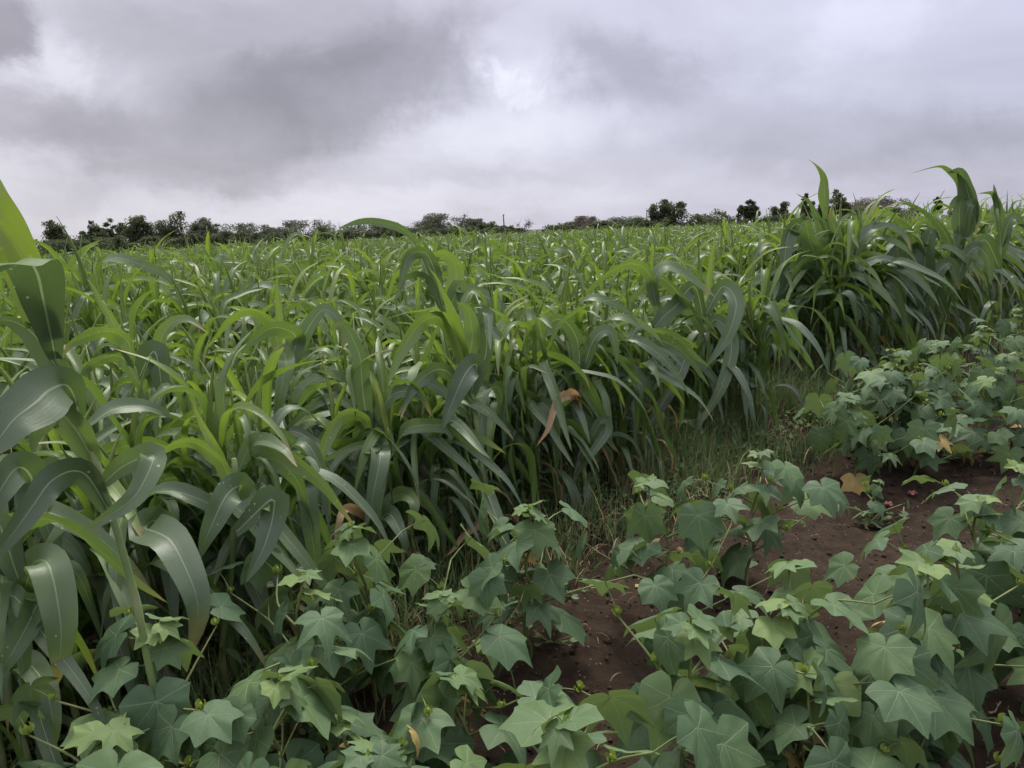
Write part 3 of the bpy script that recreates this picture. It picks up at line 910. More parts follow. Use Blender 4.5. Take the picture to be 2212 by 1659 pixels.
FP = field_points()
# keep clear of the hand-placed plants
HERO_XY = []


def hero_ribbon(points, wpx, rng, tone, dist, twist=(0, 0), up=None, fold=0.25, wav=.11, base=.45, peak=.35, tip=2.1, n=28, mat=0):
    """a leaf that was measured in the photograph: (px, py, depth) along its midrib"""
    P = np.array([U(*p) for p in points]); C = spline(P, n)
    T = norm(np.gradient(C, axis=0)); s = np.linspace(0, 1, n)
    C = C + (np.stack([vnoise(s * 7, s * 0 + rng.uniform(0, 90), k) for k in (1, 2, 3)], 1) - .5) * s[:, None] * .03 * np.linalg.norm(C[-1] - C[0])
    T = norm(np.gradient(C, axis=0))
    to = norm(np.array([0, 0, CAM_H]) - C)
    if up is not None:
        w_ = np.interp(s, np.linspace(0, 1, len(up)), up)[:, None]; to = norm(to * (1 - np.abs(w_)) + np.array([0, 0, 1.0]) * w_)
    Sd = norm(np.cross(T, to))
    Nn = np.cross(Sd, T)
    a = np.radians(np.interp(s, np.linspace(0, 1, len(twist)), twist))[:, None]
    S2 = Sd * np.cos(a) + Nn * np.sin(a); N2 = np.cross(S2, T)
    w = wpx * (.84 if dist > 5 else .84 if dist > 2.2 else 1.0) / FPX * dist / 2 * width_profile(s, base, peak, tip)
    return ribbon(C, S2, N2, w, fold, wav, rng, 6, tone, mat=mat)


def hero_plant(label, stem, r_px, dist, leaves, seed, filler=0, name='sorghum_plant', low=None):
    """stem: measured points from the ground up; leaves: dicts"""
    rng = np.random.RandomState(seed)
    P = np.array([U(*p) for p in stem])
    b = P[0].copy(); gzv = float(ground_z(b[0], b[1]))
    # the stalk runs down to the soil
    foot = np.array([b[0] + .04, b[1], gzv - .02])
    C = spline(np.vstack([foot, P]) if P[0][2] > gzv + .06 else np.vstack([foot, P[1:]]), 22)
    root = new_obj(name, None); root.location = (foot[0], foot[1], gzv)
    tag(root, label, 'plant')
    off = Matrix.Translation((-foot[0], -foot[1], -gzv))
    r = r_px / FPX * dist
    g = Geo(); n = len(C); rr = np.linspace(r * 1.05, r * .7, n) * (1 + .18 * (np.arange(n) % 5 == 0))
    V, F, uv = tube(C, rr, 9); g.add(V, F, uv, np.repeat(.5 * (np.arange(n) % 5 == 0), 9))
    gg = Geo(); gg.put(g, off); new_obj('stalk', gg.mesh('stalk', [M_ST]), root)
    for q in leaves:
        q = dict(q); lab = q.pop('label', None); pts = q.pop('p'); w = q.pop('w'); tn = q.pop('tone', .4)
        lg = hero_ribbon(pts, w, rng, tn, q.pop('dist', dist), **q)
        gg = Geo(); gg.put(lg, off)
        o = new_obj('leaf', gg.mesh('leaf', [M_SL, M_SD]), root)
        if lab: o["label"] = lab
    # ordinary leaves along the stalk that fill the plant up
    az0 = rng.uniform(0, 6.28)
    for i in range(filler):
        t = 0.12 + 0.68 * (i + .5) / filler; idx = t * (n - 1); a = int(idx); p = C[a]
        cls = 'low' if t < .3 else 'mid'
        sc = rng.uniform(.85, 1.15) * (r_px / FPX * dist / .011) ** .3
        o = new_obj('leaf', POOL_MESH[cls][rng.randint(len(POOL_MESH[cls]))], root)
        o.matrix_local = Matrix.Translation(Vector(p - [foot[0], foot[1], gzv])) @ Matrix.Rotation(az0 + i * math.pi + rng.normal(0, .5), 4, 'Z') @ Matrix.Diagonal((sc, sc, sc, 1))
    HERO_XY.append((foot[0], foot[1]))
    return root


def D(p, d):
    return [(a, b, d) if len(q) == 0 else (a, b, q[0]) for (a, b, *q) in p]


HEROES = [
    # the tall plant leaning out of frame at the left
    dict(label='tall leaning sorghum at left frame edge with yellow whorl', r_px=9.5, dist=1.45, seed=1, filler=0,
         stem=D([(335, 1500), (292, 1290), (235, 1090), (180, 915), (135, 795), (92, 690), (60, 600)], 1.45),
         leaves=[
             dict(p=D([(95, 700), (62, 610, 1.44), (28, 520, 1.42), (-8, 430, 1.40), (-60, 320, 1.4)], 1.45), w=92, tone=1.0, twist=(10, -20), fold=.55, base=.8),
             dict(p=D([(112, 720, 1.42), (84, 630, 1.40), (50, 560, 1.38), (10, 500, 1.36), (-50, 440, 1.34)], 1.4), w=66, tone=1.0, twist=(0, 0), fold=.35, base=.8),
             dict(p=D([(120, 775, 1.43), (106, 705, 1.40), (93, 640, 1.37), (82, 590, 1.33), (62, 566, 1.26), (20, 562, 1.15), (-70, 585, 1.02)], 1.4), w=100, tone=.0, twist=(0, 0), up=(0, 0, 0, -.1, -.7, -1, -1), fold=.2, wav=.14, base=.25, peak=.38, tip=1.8),
             dict(p=D([(160, 870, 1.44), (120, 790), (70, 720), (20, 690), (-40, 690)], 1.44), w=70, tone=.25, twist=(20, 60), fold=.3),
             dict(p=D([(172, 900, 1.44), (158, 850, 1.42), (135, 830, 1.38), (80, 866, 1.28), (10, 930, 1.2), (-70, 1005, 1.14)], 1.4), w=118, tone=.08, twist=(0, 0, -10, 0), fold=.16, wav=.10, base=.16, peak=.55),
             dict(p=D([(205, 1000, 1.45), (165, 930, 1.43), (125, 893, 1.42), (80, 930, 1.40), (70, 980, 1.38)], 1.4), w=70, tone=.6, twist=(10, 30), fold=.3),
             dict(p=D([(222, 1045, 1.45), (270, 1005, 1.44), (330, 985, 1.42), (300, 1060, 1.36), (240, 1110, 1.32), (170, 1150, 1.30)], 1.4), w=62, tone=.35, twist=(30, 0, 10), fold=.3),
             dict(p=D([(185, 925, 1.46), (245, 885, 1.5), (320, 880, 1.55), (375, 905, 1.6)], 1.5), w=50, tone=.4, twist=(60, 20), fold=.3),
             dict(p=D([(240, 1110, 1.45), (180, 1022, 1.42), (110, 1040, 1.36), (45, 1130, 1.28), (-30, 1240, 1.24)], 1.4), w=70, tone=.1, twist=(40, 10, 0), fold=.25, wav=.10),
         ]),
    # the tall plant that breaks the skyline at the right
    dict(label='tallest sorghum on the right skyline with upright twisted top leaf', r_px=5.5, dist=6.1, seed=2, filler=4,
         stem=D([(1768, 850), (1772, 720), (1780, 620), (1786, 560)], 6.1),
         leaves=[
             dict(p=D([(1788, 600), (1792, 530), (1786, 460), (1783, 420), (1784, 385), (1770, 360), (1744, 344)], 6.1), w=62, tone=.55, twist=(0, 20, 70, 85, 30, 40, 80), peak=.2, tip=1.3),
             dict(p=D([(1782, 600), (1775, 500), (1755, 447), (1722, 416)], 6.1), w=30, tone=.55, twist=(0, 40), tip=1.4),
             dict(p=D([(1786, 640), (1795, 560), (1806, 510), (1800, 480), (1790, 450)], 6.05), w=52, tone=.35, twist=(0, 20)),
             dict(p=D([(1780, 700), (1750, 640), (1728, 600), (1735, 560), (1722, 540)], 5.95), w=50, tone=.08, twist=(0, 10)),
             dict(p=D([(1784, 720), (1800, 660), (1830, 640), (1850, 660), (1858, 720)], 5.9), w=44, tone=.1, twist=(10, 10)),
             dict(p=D([(1776, 620), (1745, 520), (1725, 483), (1705, 500, 6.0), (1696, 560, 5.9), (1688, 640, 5.9)], 6.05), w=52, tone=.1, twist=(20, 40, 0), fold=.25),
             dict(p=D([(1784, 680, 6.0), (1768, 580, 5.95), (1750, 520, 5.9), (1738, 482, 5.85), (1725, 500, 5.8)], 5.9), w=62, tone=.42, twist=(0, 0, 20), wav=.1),
             dict(p=D([(1792, 640), (1830, 560), (1878, 500), (1925, 490), (1958, 512), (1972, 548)], 6.0), w=44, tone=.15, twist=(20, 10, 60, 40), wav=.12),
             dict(p=D([(1780, 740), (1812, 640), (1850, 585), (1905, 560), (1960, 578), (1995, 602)], 5.9), w=46, tone=.2, twist=(10, 30, 60, 40)),
             dict(p=D([(1776, 660), (1752, 596), (1705, 586), (1670, 640), (1655, 720)], 5.9), w=52, tone=.15, twist=(30, 20, 0)),
             dict(p=D([(1772, 740), (1735, 660), (1690, 650), (1650, 700), (1632, 770)], 5.85), w=44, tone=.15, twist=(30, 20, 0)),
             dict(p=D([(1770, 780), (1742, 726), (1710, 742), (1692, 812)], 5.85), w=40, tone=.2, twist=(40, 10)),
             dict(p=D([(1772, 790), (1800, 700), (1842, 640), (1880, 690), (1895, 760)], 5.9), w=42, tone=.15, twist=(30, 10)),
             dict(p=D([(1770, 800), (1742, 790), (1720, 830), (1690, 880)], 5.8), w=44, tone=.1, twist=(60, 20)),
         ]),
    dict(label='windblown sorghum on right skyline with its tip bent leftward', r_px=5, dist=6.7, seed=3, filler=5,
         stem=D([(2030, 760), (2050, 620), (2068, 540), (2082, 470)], 6.7),
         leaves=[
             dict(p=D([(2080, 500), (2086, 430), (2072, 380), (2040, 358), (2005, 362), (1968, 376)], 6.7), w=44, tone=.5, twist=(0, 10, 50, 75, 80), peak=.25, tip=1.3, wav=.12),
             dict(p=D([(2082, 520), (2098, 460), (2090, 410), (2076, 372), (2048, 372)], 6.65), w=48, tone=.3, twist=(0, 30, 10), wav=.14),
             dict(p=D([(2076, 540), (2072, 470), (2074, 428), (2056, 440), (2048, 466)], 6.6), w=34, tone=.2, twist=(10, 40)),
             dict(p=D([(2062, 560), (2040, 500), (1995, 455), (1950, 438), (1925, 455)], 6.6), w=34, tone=.35, twist=(20, 60, 70)),
             dict(p=D([(2060, 560), (2085, 470), (2098, 440), (2110, 470), (2106, 510)], 6.6), w=36, tone=.2, twist=(10, 30)),
             dict(p=D([(2050, 620), (2020, 560), (1975, 540), (1945, 600), (1935, 680)], 6.5), w=46, tone=.12, twist=(20, 20, 0)),
             dict(p=D([(2055, 640), (2085, 560), (2112, 535), (2136, 565), (2140, 620)], 6.5), w=36, tone=.2, twist=(20, 20, 0)),
             dict(p=D([(2045, 680), (2010, 610), (1980, 640), (1965, 720)], 6.4), w=40, tone=.12, twist=(20, 0)),
         ]),
    dict(label='sorghum with broad dark whorl between the two skyline plants', r_px=5, dist=6.5, seed=4, filler=5,
         stem=D([(1975, 770), (1985, 660), (1992, 590)], 6.5),
         leaves=[
             dict(p=D([(1992, 640), (1985, 560), (1960, 490), (1910, 452), (1868, 466)], 6.5), w=46, tone=.45, twist=(0, 30, 60, 60)),
             dict(p=D([(1994, 640), (1998, 560), (2012, 500), (2030, 520)], 6.45), w=56, tone=.3, twist=(0, 20)),
             dict(p=D([(1990, 660), (1965, 570), (1950, 520), (1925, 540), (1915, 600)], 6.4), w=40, tone=.15, twist=(10, 30)),
             dict(p=D([(1992, 680), (2020, 600), (2055, 570), (2075, 630)], 6.4), w=40, tone=.2, twist=(30, 10)),
         ]),
    dict(label='small sorghum spike poking above the crop at far right', r_px=4.5, dist=7.4, seed=5, filler=5,
         stem=D([(2158, 720), (2160, 600), (2160, 520), (2154, 450)], 7.4),
         leaves=[
             dict(p=D([(2158, 500), (2156, 450), (2150, 420), (2147, 396)], 7.4), w=30, tone=.5, twist=(0, 20), tip=1.2),
             dict(p=D([(2156, 470), (2152, 430), (2142, 416), (2112, 417)], 7.4), w=18, tone=.35, twist=(10, 60)),
             dict(p=D([(2160, 560), (2175, 490), (2195, 470), (2215, 500)], 7.4), w=34, tone=.3, twist=(10, 30)),
             dict(p=D([(2160, 580), (2130, 520), (2108, 540), (2095, 600)], 7.3), w=36, tone=.15, twist=(20, 0)),
         ]),
    dict(label='pale yellowish sorghum top at the centre of the stand', r_px=7, dist=3.0, seed=6, filler=5,
         stem=D([(1050, 1140), (1035, 960), (1018, 850), (1005, 790)], 3.0),
         leaves=[
             dict(p=D([(1010, 800, 3.0), (992, 745, 2.95), (968, 694, 2.9), (925, 688, 2.85), (880, 735, 2.78), (838, 835, 2.7)], 3.0), w=58, tone=.75, twist=(0, 20, 50, 20, 10), fold=.3),
             dict(p=D([(1004, 790), (990, 720), (975, 665), (950, 610), (925, 572)], 2.98), w=44, tone=.95, twist=(10, 40, 60), tip=1.3),
             dict(p=D([(1000, 800, 2.94), (985, 740, 2.9), (950, 672, 2.86), (915, 668, 2.8), (830, 690, 2.78)], 2.9), w=30, tone=1.0, twist=(20, 65, 75), tip=1.2),
             dict(p=D([(1008, 790, 3.0), (1020, 730), (1010, 672), (985, 650)], 3.02), w=50, tone=.75, twist=(0, 10), wav=.1),
             dict(p=D([(1018, 850), (1030, 790, 2.9), (1010, 800, 2.84), (985, 850, 2.78), (955, 930, 2.72)], 2.9), w=64, tone=.2, twist=(20, 10, 5)),
             dict(p=D([(1020, 860), (1050, 760), (1045, 690), (1052, 672), (1058, 760, 2.9)], 3.05), w=40, tone=.25, twist=(10, 10)),
             dict(p=D([(1046, 1120, 2.95), (1030, 1135, 2.82), (1000, 1160, 2.74), (960, 1205, 2.68)], 2.8), w=26, tone=.45, twist=(20, 0), fold=.5, mat=1, label='orange-brown dry leaf lying low at the front'),
             dict(p=D([(1022, 870), (960, 800, 2.9), (900, 830, 2.8), (860, 900, 2.75)], 2.9), w=44, tone=.15, twist=(40, 10)),
         ]),
    dict(label='sorghum whose pale long leaf is blown flat toward the left', r_px=5.5, dist=4.1, seed=7, filler=5,
         stem=D([(985, 900), (975, 760), (962, 660)], 4.1),
         leaves=[
             dict(p=D([(962, 670), (945, 600), (905, 530), (872, 496), (832, 482), (785, 476), (728, 490)], 4.1), w=25, tone=.35, twist=(60, 65, 60, 40, 0, 0, 10), peak=.76, tip=2.4, base=.22, wav=.05),
             dict(p=D([(955, 650), (935, 575), (915, 545), (880, 560, 4.0), (864, 640, 3.95)], 4.05), w=40, tone=.2, twist=(10, 30, 0)),
             dict(p=D([(962, 660), (985, 600), (975, 560), (948, 548), (925, 560)], 4.1), w=46, tone=.7, twist=(0, 30)),
             dict(p=D([(958, 680), (925, 600), (880, 598), (840, 640)], 4.0), w=26, tone=.2, twist=(30, 60)),
             dict(p=D([(965, 690), (990, 620), (1000, 640), (1003, 700)], 4.0), w=44, tone=.6, twist=(0, 10)),
         ]),
    dict(label='sorghum with bright upright spear leaf at the right front edge', r_px=5.5, dist=4.6, seed=8, filler=6,
         stem=D([(1500, 940), (1512, 800), (1520, 700), (1528, 640)], 4.6),
         leaves=[
             dict(p=D([(1528, 650), (1534, 590), (1541, 540), (1549, 492)], 4.6), w=20, tone=1.0, twist=(0, 10), tip=1.5, fold=.6),
             dict(p=D([(1524, 680), (1560, 620, 4.5), (1590, 650, 4.4), (1575, 720, 4.3), (1520, 800, 4.25)], 4.5), w=44, tone=.25, twist=(20, 10, 0)),
             dict(p=D([(1520, 690), (1500, 620, 4.5), (1460, 660, 4.4), (1420, 700, 4.3), (1345, 800, 4.2)], 4.5), w=48, tone=.2, twist=(30, 20, 10)),
             dict(p=D([(1516, 740), (1545, 690), (1580, 740, 4.4), (1560, 830, 4.3), (1505, 930, 4.25)], 4.5), w=40, tone=.15, twist=(20, 0)),
             dict(p=D([(1520, 720), (1470, 640), (1420, 600), (1370, 640), (1330, 690)], 4.4), w=38, tone=.3, twist=(20, 50, 40)),
         ]),
    dict(label='sorghum bowed over the front edge with three drooping grey-green leaves', r_px=5.5, dist=4.4, seed=9, filler=5,
         stem=D([(1420, 960), (1425, 820), (1425, 720), (1420, 640)], 4.4),
         leaves=[
             dict(p=D([(1420, 660), (1400, 590), (1360, 570), (1300, 600), (1240, 660)], 4.35), w=42, tone=.45, twist=(20, 60, 50)),
             dict(p=D([(1422, 680), (1412, 610), (1440, 575), (1490, 600), (1545, 640)], 4.35), w=44, tone=.3, twist=(20, 50, 40)),
             dict(p=D([(1422, 800), (1405, 750, 4.3), (1380, 755, 4.25), (1350, 830, 4.15), (1310, 930, 4.1)], 4.3), w=40, tone=.2, twist=(20, 0)),
             dict(p=D([(1425, 800), (1445, 748, 4.3), (1425, 770, 4.2), (1385, 850, 4.1), (1335, 950, 4.05)], 4.25), w=38, tone=.35, twist=(20, 0)),
             dict(p=D([(1426, 800), (1480, 750, 4.3), (1470, 800, 4.2), (1420, 890, 4.1), (1360, 990, 4.05)], 4.25), w=36, tone=.12, twist=(20, 0)),
             dict(p=D([(1424, 860), (1390, 800), (1330, 830), (1290, 890)], 4.2), w=34, tone=.1, twist=(30, 10)),
         ]),
    dict(label='sorghum holding a curled tan dry leaf at the centre front', r_px=5.5, dist=3.5, seed=10, filler=6,
         stem=D([(1250, 1080), (1252, 930), (1255, 800)], 3.6),
         leaves=[
             dict(p=D([(1254, 880, 3.5), (1242, 856, 3.3), (1215, 853, 3.12), (1195, 885, 3.05), (1182, 925, 3.0), (1160, 968, 2.98)], 3.1), w=34, tone=.75, twist=(40, 20, 0), fold=.5, mat=1, label='curled tan dry leaf hanging from the stalk'),
             dict(p=D([(1256, 820), (1245, 730), (1210, 690), (1170, 720), (1150, 800)], 3.5), w=46, tone=.35, twist=(20, 30, 0)),
             dict(p=D([(1256, 810), (1285, 730), (1320, 720), (1335, 790)], 3.5), w=42, tone=.3, twist=(20, 30)),
             dict(p=D([(1252, 900), (1230, 800), (1195, 795), (1160, 830)], 3.4), w=36, tone=.12, twist=(60, 30)),
             dict(p=D([(1252, 1000), (1300, 910), (1310, 930, 3.4), (1270, 990, 3.3), (1230, 1045, 3.3)], 3.4), w=32, tone=.2, twist=(20, 10)),
         ]),
    dict(label='low sorghum at left with white-ribbed leaf hanging like a tongue', r_px=8.5, dist=1.95, seed=11, filler=2,
         stem=D([(480, 1440), (500, 1230), (510, 1060), (505, 990)], 2.05),
         leaves=[
             dict(p=D([(450, 1330, 2.0), (360, 1140, 1.95), (315, 1142, 1.85), (370, 1170, 1.76), (415, 1260, 1.70), (428, 1340, 1.68), (412, 1420, 1.67)], 1.8), w=90, tone=.12, twist=(60, 30, 0), fold=.18, wav=.07, base=.35, peak=.6, tip=2.6),
             dict(p=D([(500, 1070), (478, 1000), (450, 940), (422, 880), (410, 866)], 2.0), w=36, tone=1.0, twist=(0, 20), tip=1.5, fold=.6),
             dict(p=D([(502, 1060), (480, 1000), (430, 960), (385, 955), (335, 985), (300, 1020)], 1.95), w=46, tone=.8, twist=(20, 60, 60, 40)),
             dict(p=D([(505, 1080, 2.0), (520, 1050, 1.95), (490, 1070, 1.88), (455, 1140, 1.82), (430, 1210, 1.8)], 1.9), w=70, tone=.3, twist=(40, 10, 0)),
             dict(p=D([(510, 1150), (585, 1080), (590, 1110, 1.9), (570, 1180, 1.85), (530, 1260, 1.8)], 1.9), w=66, tone=.1, twist=(40, 10, 0)),
             dict(p=D([(505, 1040), (545, 960), (600, 965, 2.0), (640, 1010, 1.95)], 2.1), w=52, tone=.3, twist=(60, 30)),
         ]),
    dict(label='low sorghum in bottom left corner with wavy hanging leaf', r_px=9, dist=1.6, seed=12, filler=2,
         stem=D([(20, 1500), (25, 1330), (40, 1190), (55, 1100)], 1.66),
         leaves=[
             dict(p=D([(50, 1290, 1.66), (70, 1222, 1.6), (100, 1218, 1.52), (122, 1290, 1.48), (135, 1380, 1.46), (128, 1480, 1.47)], 1.5), w=84, tone=.3, twist=(40, 10, 0), fold=.15, wav=.14, base=.5, peak=.5, tip=2.8),
             dict(p=D([(30, 1460, 1.62), (55, 1430, 1.56), (95, 1480, 1.5), (115, 1570, 1.47), (110, 1640, 1.47)], 1.5), w=62, tone=.25, twist=(30, 5, 0), fold=.2),
             dict(p=D([(55, 1110), (70, 1040, 1.6), (40, 1010, 1.55), (0, 1060, 1.5), (-40, 1150, 1.46)], 1.55), w=84, tone=.15, twist=(30, 10, 0)),
             dict(p=D([(30, 1400), (90, 1290), (70, 1330, 1.5), (20, 1420, 1.44), (-30, 1480, 1.44)], 1.5), w=66, tone=.5, twist=(30, 0)),
             dict(p=D([(40, 1250), (-10, 1120), (-50, 1160)], 1.6), w=70, tone=.2, twist=(20, 0)),
         ]),
    dict(label='sorghum at centre left with slanting yellow-green spear leaf', r_px=7.5, dist=2.6, seed=13, filler=5,
         stem=D([(350, 1180), (330, 960), (305, 850), (290, 790)], 2.6),
         leaves=[
             dict(p=D([(292, 800), (265, 735), (235, 680), (205, 628), (185, 598)], 2.6), w=32, tone=1.0, twist=(0, 20), tip=1.4, fold=.5),
             dict(p=D([(285, 790), (275, 735), (230, 715, 2.5), (165, 735, 2.4), (130, 770, 2.35)], 2.5), w=52, tone=.5, twist=(40, 50, 30)),
             dict(p=D([(300, 830), (260, 770), (200, 785, 2.5), (160, 830, 2.4)], 2.5), w=48, tone=.4, twist=(50, 40)),
             dict(p=D([(298, 820), (330, 760), (345, 800), (352, 880)], 2.6), w=66, tone=.1, twist=(30, 10)),
             dict(p=D([(305, 850), (330, 790), (355, 720), (400, 690), (450, 720)], 2.7), w=46, tone=.5, twist=(10, 40)),
         ]),
    dict(label='sorghum with thin vertical spear leaf left of the yellowish top', r_px=6.5, dist=3.1, seed=14, filler=5,
         stem=D([(640, 1080), (630, 900), (615, 780)], 3.1),
         leaves=[
             dict(p=D([(612, 790), (606, 720), (600, 650), (598, 585)], 3.1), w=28, tone=.95, twist=(0, 10), tip=1.4, fold=.5),
             dict(p=D([(612, 790), (585, 700), (540, 668), (500, 690), (440, 760)], 3.0), w=44, tone=.8, twist=(20, 60, 50)),
             dict(p=D([(618, 800), (640, 740, 3.0), (625, 715, 2.95), (580, 710, 2.9), (520, 760, 2.85)], 2.95), w=56, tone=.5, twist=(10, 30, 20)),
             dict(p=D([(618, 800), (610, 760, 2.95), (618, 785, 2.85), (605, 850, 2.8), (590, 920, 2.8)], 2.9), w=44, tone=.55, twist=(20, 0)),
             dict(p=D([(620, 820), (660, 720), (700, 670), (735, 700), (740, 760)], 3.0), w=44, tone=.3, twist=(20, 20)),
             dict(p=D([(628, 860), (560, 800), (540, 880, 2.9), (530, 950, 2.9)], 2.95), w=44, tone=.2, twist=(30, 10)),
         ]),
    dict(label='sorghum at front with arched leaf beside the hanging long one', r_px=7, dist=2.75, seed=15, filler=5,
         stem=D([(790, 1200), (800, 1030), (795, 930)], 2.75),
         leaves=[
             dict(p=D([(800, 950), (790, 905, 2.7), (745, 895, 2.62), (710, 940, 2.56), (680, 1040, 2.5)], 2.7), w=46, tone=.6, twist=(50, 40, 10), fold=.3),
             dict(p=D([(802, 980), (815, 960, 2.7), (822, 985, 2.6), (810, 1050, 2.54), (790, 1140, 2.5)], 2.6), w=52, tone=.25, twist=(40, 5, 0), fold=.2, base=.7, tip=2.6),
             dict(p=D([(796, 940), (785, 850), (775, 760), (740, 700), (700, 720)], 2.8), w=52, tone=.3, twist=(0, 20)),
             dict(p=D([(798, 960), (840, 860), (900, 850), (930, 900)], 2.8), w=46, tone=.2, twist=(30, 10)),
             dict(p=D([(800, 1100), (750, 1040, 2.65), (720, 1060, 2.6), (685, 1130, 2.52)], 2.6), w=42, tone=.3, twist=(30, 10)),
             dict(p=D([(802, 1120), (860, 1070, 2.7), (895, 1090, 2.62), (880, 1150, 2.6)], 2.65), w=44, tone=.6, twist=(40, 10)),
             dict(p=D([(795, 1120, 2.7), (760, 1098, 2.5), (738, 1105, 2.4), (730, 1150, 2.36), (724, 1195, 2.36)], 2.45), w=30, tone=.8, twist=(30, 10, 0), fold=.4, mat=1, label='pale tan dry leaf with reddish edge'),
             dict(p=D([(800, 1180), (835, 1110, 2.6), (865, 1150, 2.5), (880, 1200, 2.48)], 2.6), w=50, tone=.2, twist=(30, 0)),
         ]),
]
for h in HEROES: hero_plant(**h)


def build_field():
    hx = np.array(HERO_XY)
    P = FP
    d = np.min(np.hypot(P[:, None, 0] - hx[None, :, 0], P[:, None, 1] - hx[None, :, 1]), 1)
    ok = d > .09
    for (a, b) in [HERO_XY[k] for k in (5, 6, 7, 8, 9, 12, 13, 14)]:
        r_ = math.hypot(a, b); t = np.clip((P[:, 0] * a + P[:, 1] * b) / r_, r_ - .42, r_)
        ok &= np.hypot(P[:, 0] - a / r_ * t, P[:, 1] - b / r_ * t) > .10
    P = P[ok]
    z = ground_z(P[:, 0], P[:, 1])
    px, py, dep = to_px(np.stack([P[:, 0], P[:, 1], z + 0.75], 1))
    vis = (px > -120) & (px < PW + 120) & (dep > .3) & (py < PH + 250)
    rad = np.hypot(P[:, 0], P[:, 1])
    # the plants that show largest: near ones, those on the front edge first
    front = P[:, 1] - edge_y(P[:, 0])
    score = rad + 1.1 * np.maximum(front - .3, 0) - 0.35 * np.clip(P[:, 0] - 1, 0, 3)
    order = np.argsort(np.where(vis, score, 1e9))
    ind = order[:284]
    rest = np.setdiff1d(np.arange(len(P)), ind)
    rng = np.random.RandomState(8)
    hs = height_scale(P[:, 0], P[:, 1]) * np.interp(rad, (2, 3.5, 6, 10, 16), (.86, .97, 1.10, 1.12, 1.07))
    zones = [(-1e9, 420, 'green sorghum near the leaning one', 'sorghum around the tall leaning plant'),
             (420, 820, 'green sorghum left of the yellowish top', 'sorghum left of the yellowish top'),
             (820, 1230, 'green sorghum around the yellowish top', 'sorghum around the yellowish top'),
             (1230, 1640, 'green sorghum near the bright spear leaf', 'sorghum near the bright spear leaf'),
             (1640, 1e9, 'green sorghum beneath the skyline plants', 'sorghum along the right margin')]
    ordn = ['first', 'second', 'third', 'fourth', 'fifth', 'sixth', 'seventh', 'eighth', 'ninth', 'tenth', 'eleventh', 'twelfth', 'thirteenth', 'fourteenth', 'fifteenth', 'sixteenth']
    marks = [(HERO_XY[k][0] + HERO_XY[k][1], nm) for k, nm in ((11, 'the corner plant with wavy hanging leaf'), (10, 'the white-ribbed tongue-leaved plant'), (14, 'the plant with arched and hanging leaves'), (9, 'the plant with curled tan leaf'), (8, 'the bowed three-leaved plant'), (1, 'the tallest skyline plant'), (2, 'the windblown skyline plant'))]
    marks.sort()
    own, cnt = {}, {}
    for i in sorted([q for q in ind if front[q] < .34], key=lambda q: P[q, 0] + P[q, 1]):
        m = [nm for (t, nm) in marks if t <= P[i, 0] + P[i, 1]]
        key = m[-1] if m else None
        cnt[key] = cnt.get(key, 0) + 1
        if cnt[key] <= len(ordn):
            own[i] = (f'{ordn[cnt[key] - 1]} front-margin sorghum right of {key}' if key else f'{ordn[cnt[key] - 1]} front-margin sorghum inward from the left frame edge')
    for i in ind:
        zn = [q for q in zones if q[0] <= px[i] < q[1]][0]
        sc = hs[i] * rng.uniform(.88, 1.10)
        # leaves at the margin lean out into the light
        ln = (rng.normal(0, .05), rng.normal(-.05, .05))
        place_sorghum(SPECS[rng.randint(len(SPECS))], P[i, 0], P[i, 1], rng.normal(0, .7), sc, ln, own.get(i, zn[2] + (', behind the margin' if rad[i] < 4.2 else ', deep inside the stand')), zn[3])
    # the rest of the field: one mass
    protos = bpy.data.collections.new('sorghum_kinds')
    for k in range(24):
        g = Geo()
        for cls, v, M in SPECS[k]:
            if cls == 'stalk': g.put(STALKS[v][0], M, [2])
            else: g.put(POOLS[cls][v], M, [0, 1])
        o = bpy.data.objects.new('sorghum_kind', g.mesh('sorghum_kind', [M_SL, M_SD, M_ST]))
        protos.objects.link(o)
    Q = P[rest]; n = len(Q)
    far = rad[rest]
    sc = hs[rest] * rng.uniform(.88, 1.12, n) * np.where(far > 14, 1.06, 1.0)
    sc = np.where(rng.rand(n) < .05, sc * rng.uniform(1.05, 1.20, n), sc)
    me = bpy.data.meshes.new('sorghum_field')
    V = np.stack([Q[:, 0], Q[:, 1], z[rest]], 1).astype(np.float32)
    me.vertices.add(n); me.vertices.foreach_set('co', V.reshape(-1))
    a = me.attributes.new('rot', 'FLOAT_VECTOR', 'POINT')
    a.data.foreach_set('vector', np.stack([rng.normal(0, .06, n), rng.normal(-.06, .08, n), rng.normal(0, .8, n)], 1).astype(np.float32).reshape(-1))
    a = me.attributes.new('scl', 'FLOAT', 'POINT'); a.data.foreach_set('value', sc.astype(np.float32))
    a = me.attributes.new('idx', 'INT', 'POINT'); a.data.foreach_set('value', rng.randint(0, 24, n).astype(np.int32))
    me.materials.append(M_SL)
    o = new_obj('sorghum_field', me)
    tag(o, 'dense mass of green sorghum receding to the far tree line', 'crop', kind='stuff')
    ng = bpy.data.node_groups.new('scatter_sorghum', 'GeometryNodeTree')
    ng.interface.new_socket('Geometry', in_out='INPUT', socket_type='NodeSocketGeometry')
    ng.interface.new_socket('Geometry', in_out='OUTPUT', socket_type='NodeSocketGeometry')
    N, L = ng.nodes.new, ng.links.new
    gi, go = N('NodeGroupInput'), N('NodeGroupOutput')
    ci = N('GeometryNodeCollectionInfo'); ci.inputs['Collection'].default_value = protos
    ci.inputs['Separate Children'].default_value = True; ci.inputs['Reset Children'].default_value = True
    ip = N('GeometryNodeInstanceOnPoints'); ip.inputs['Pick Instance'].default_value = True

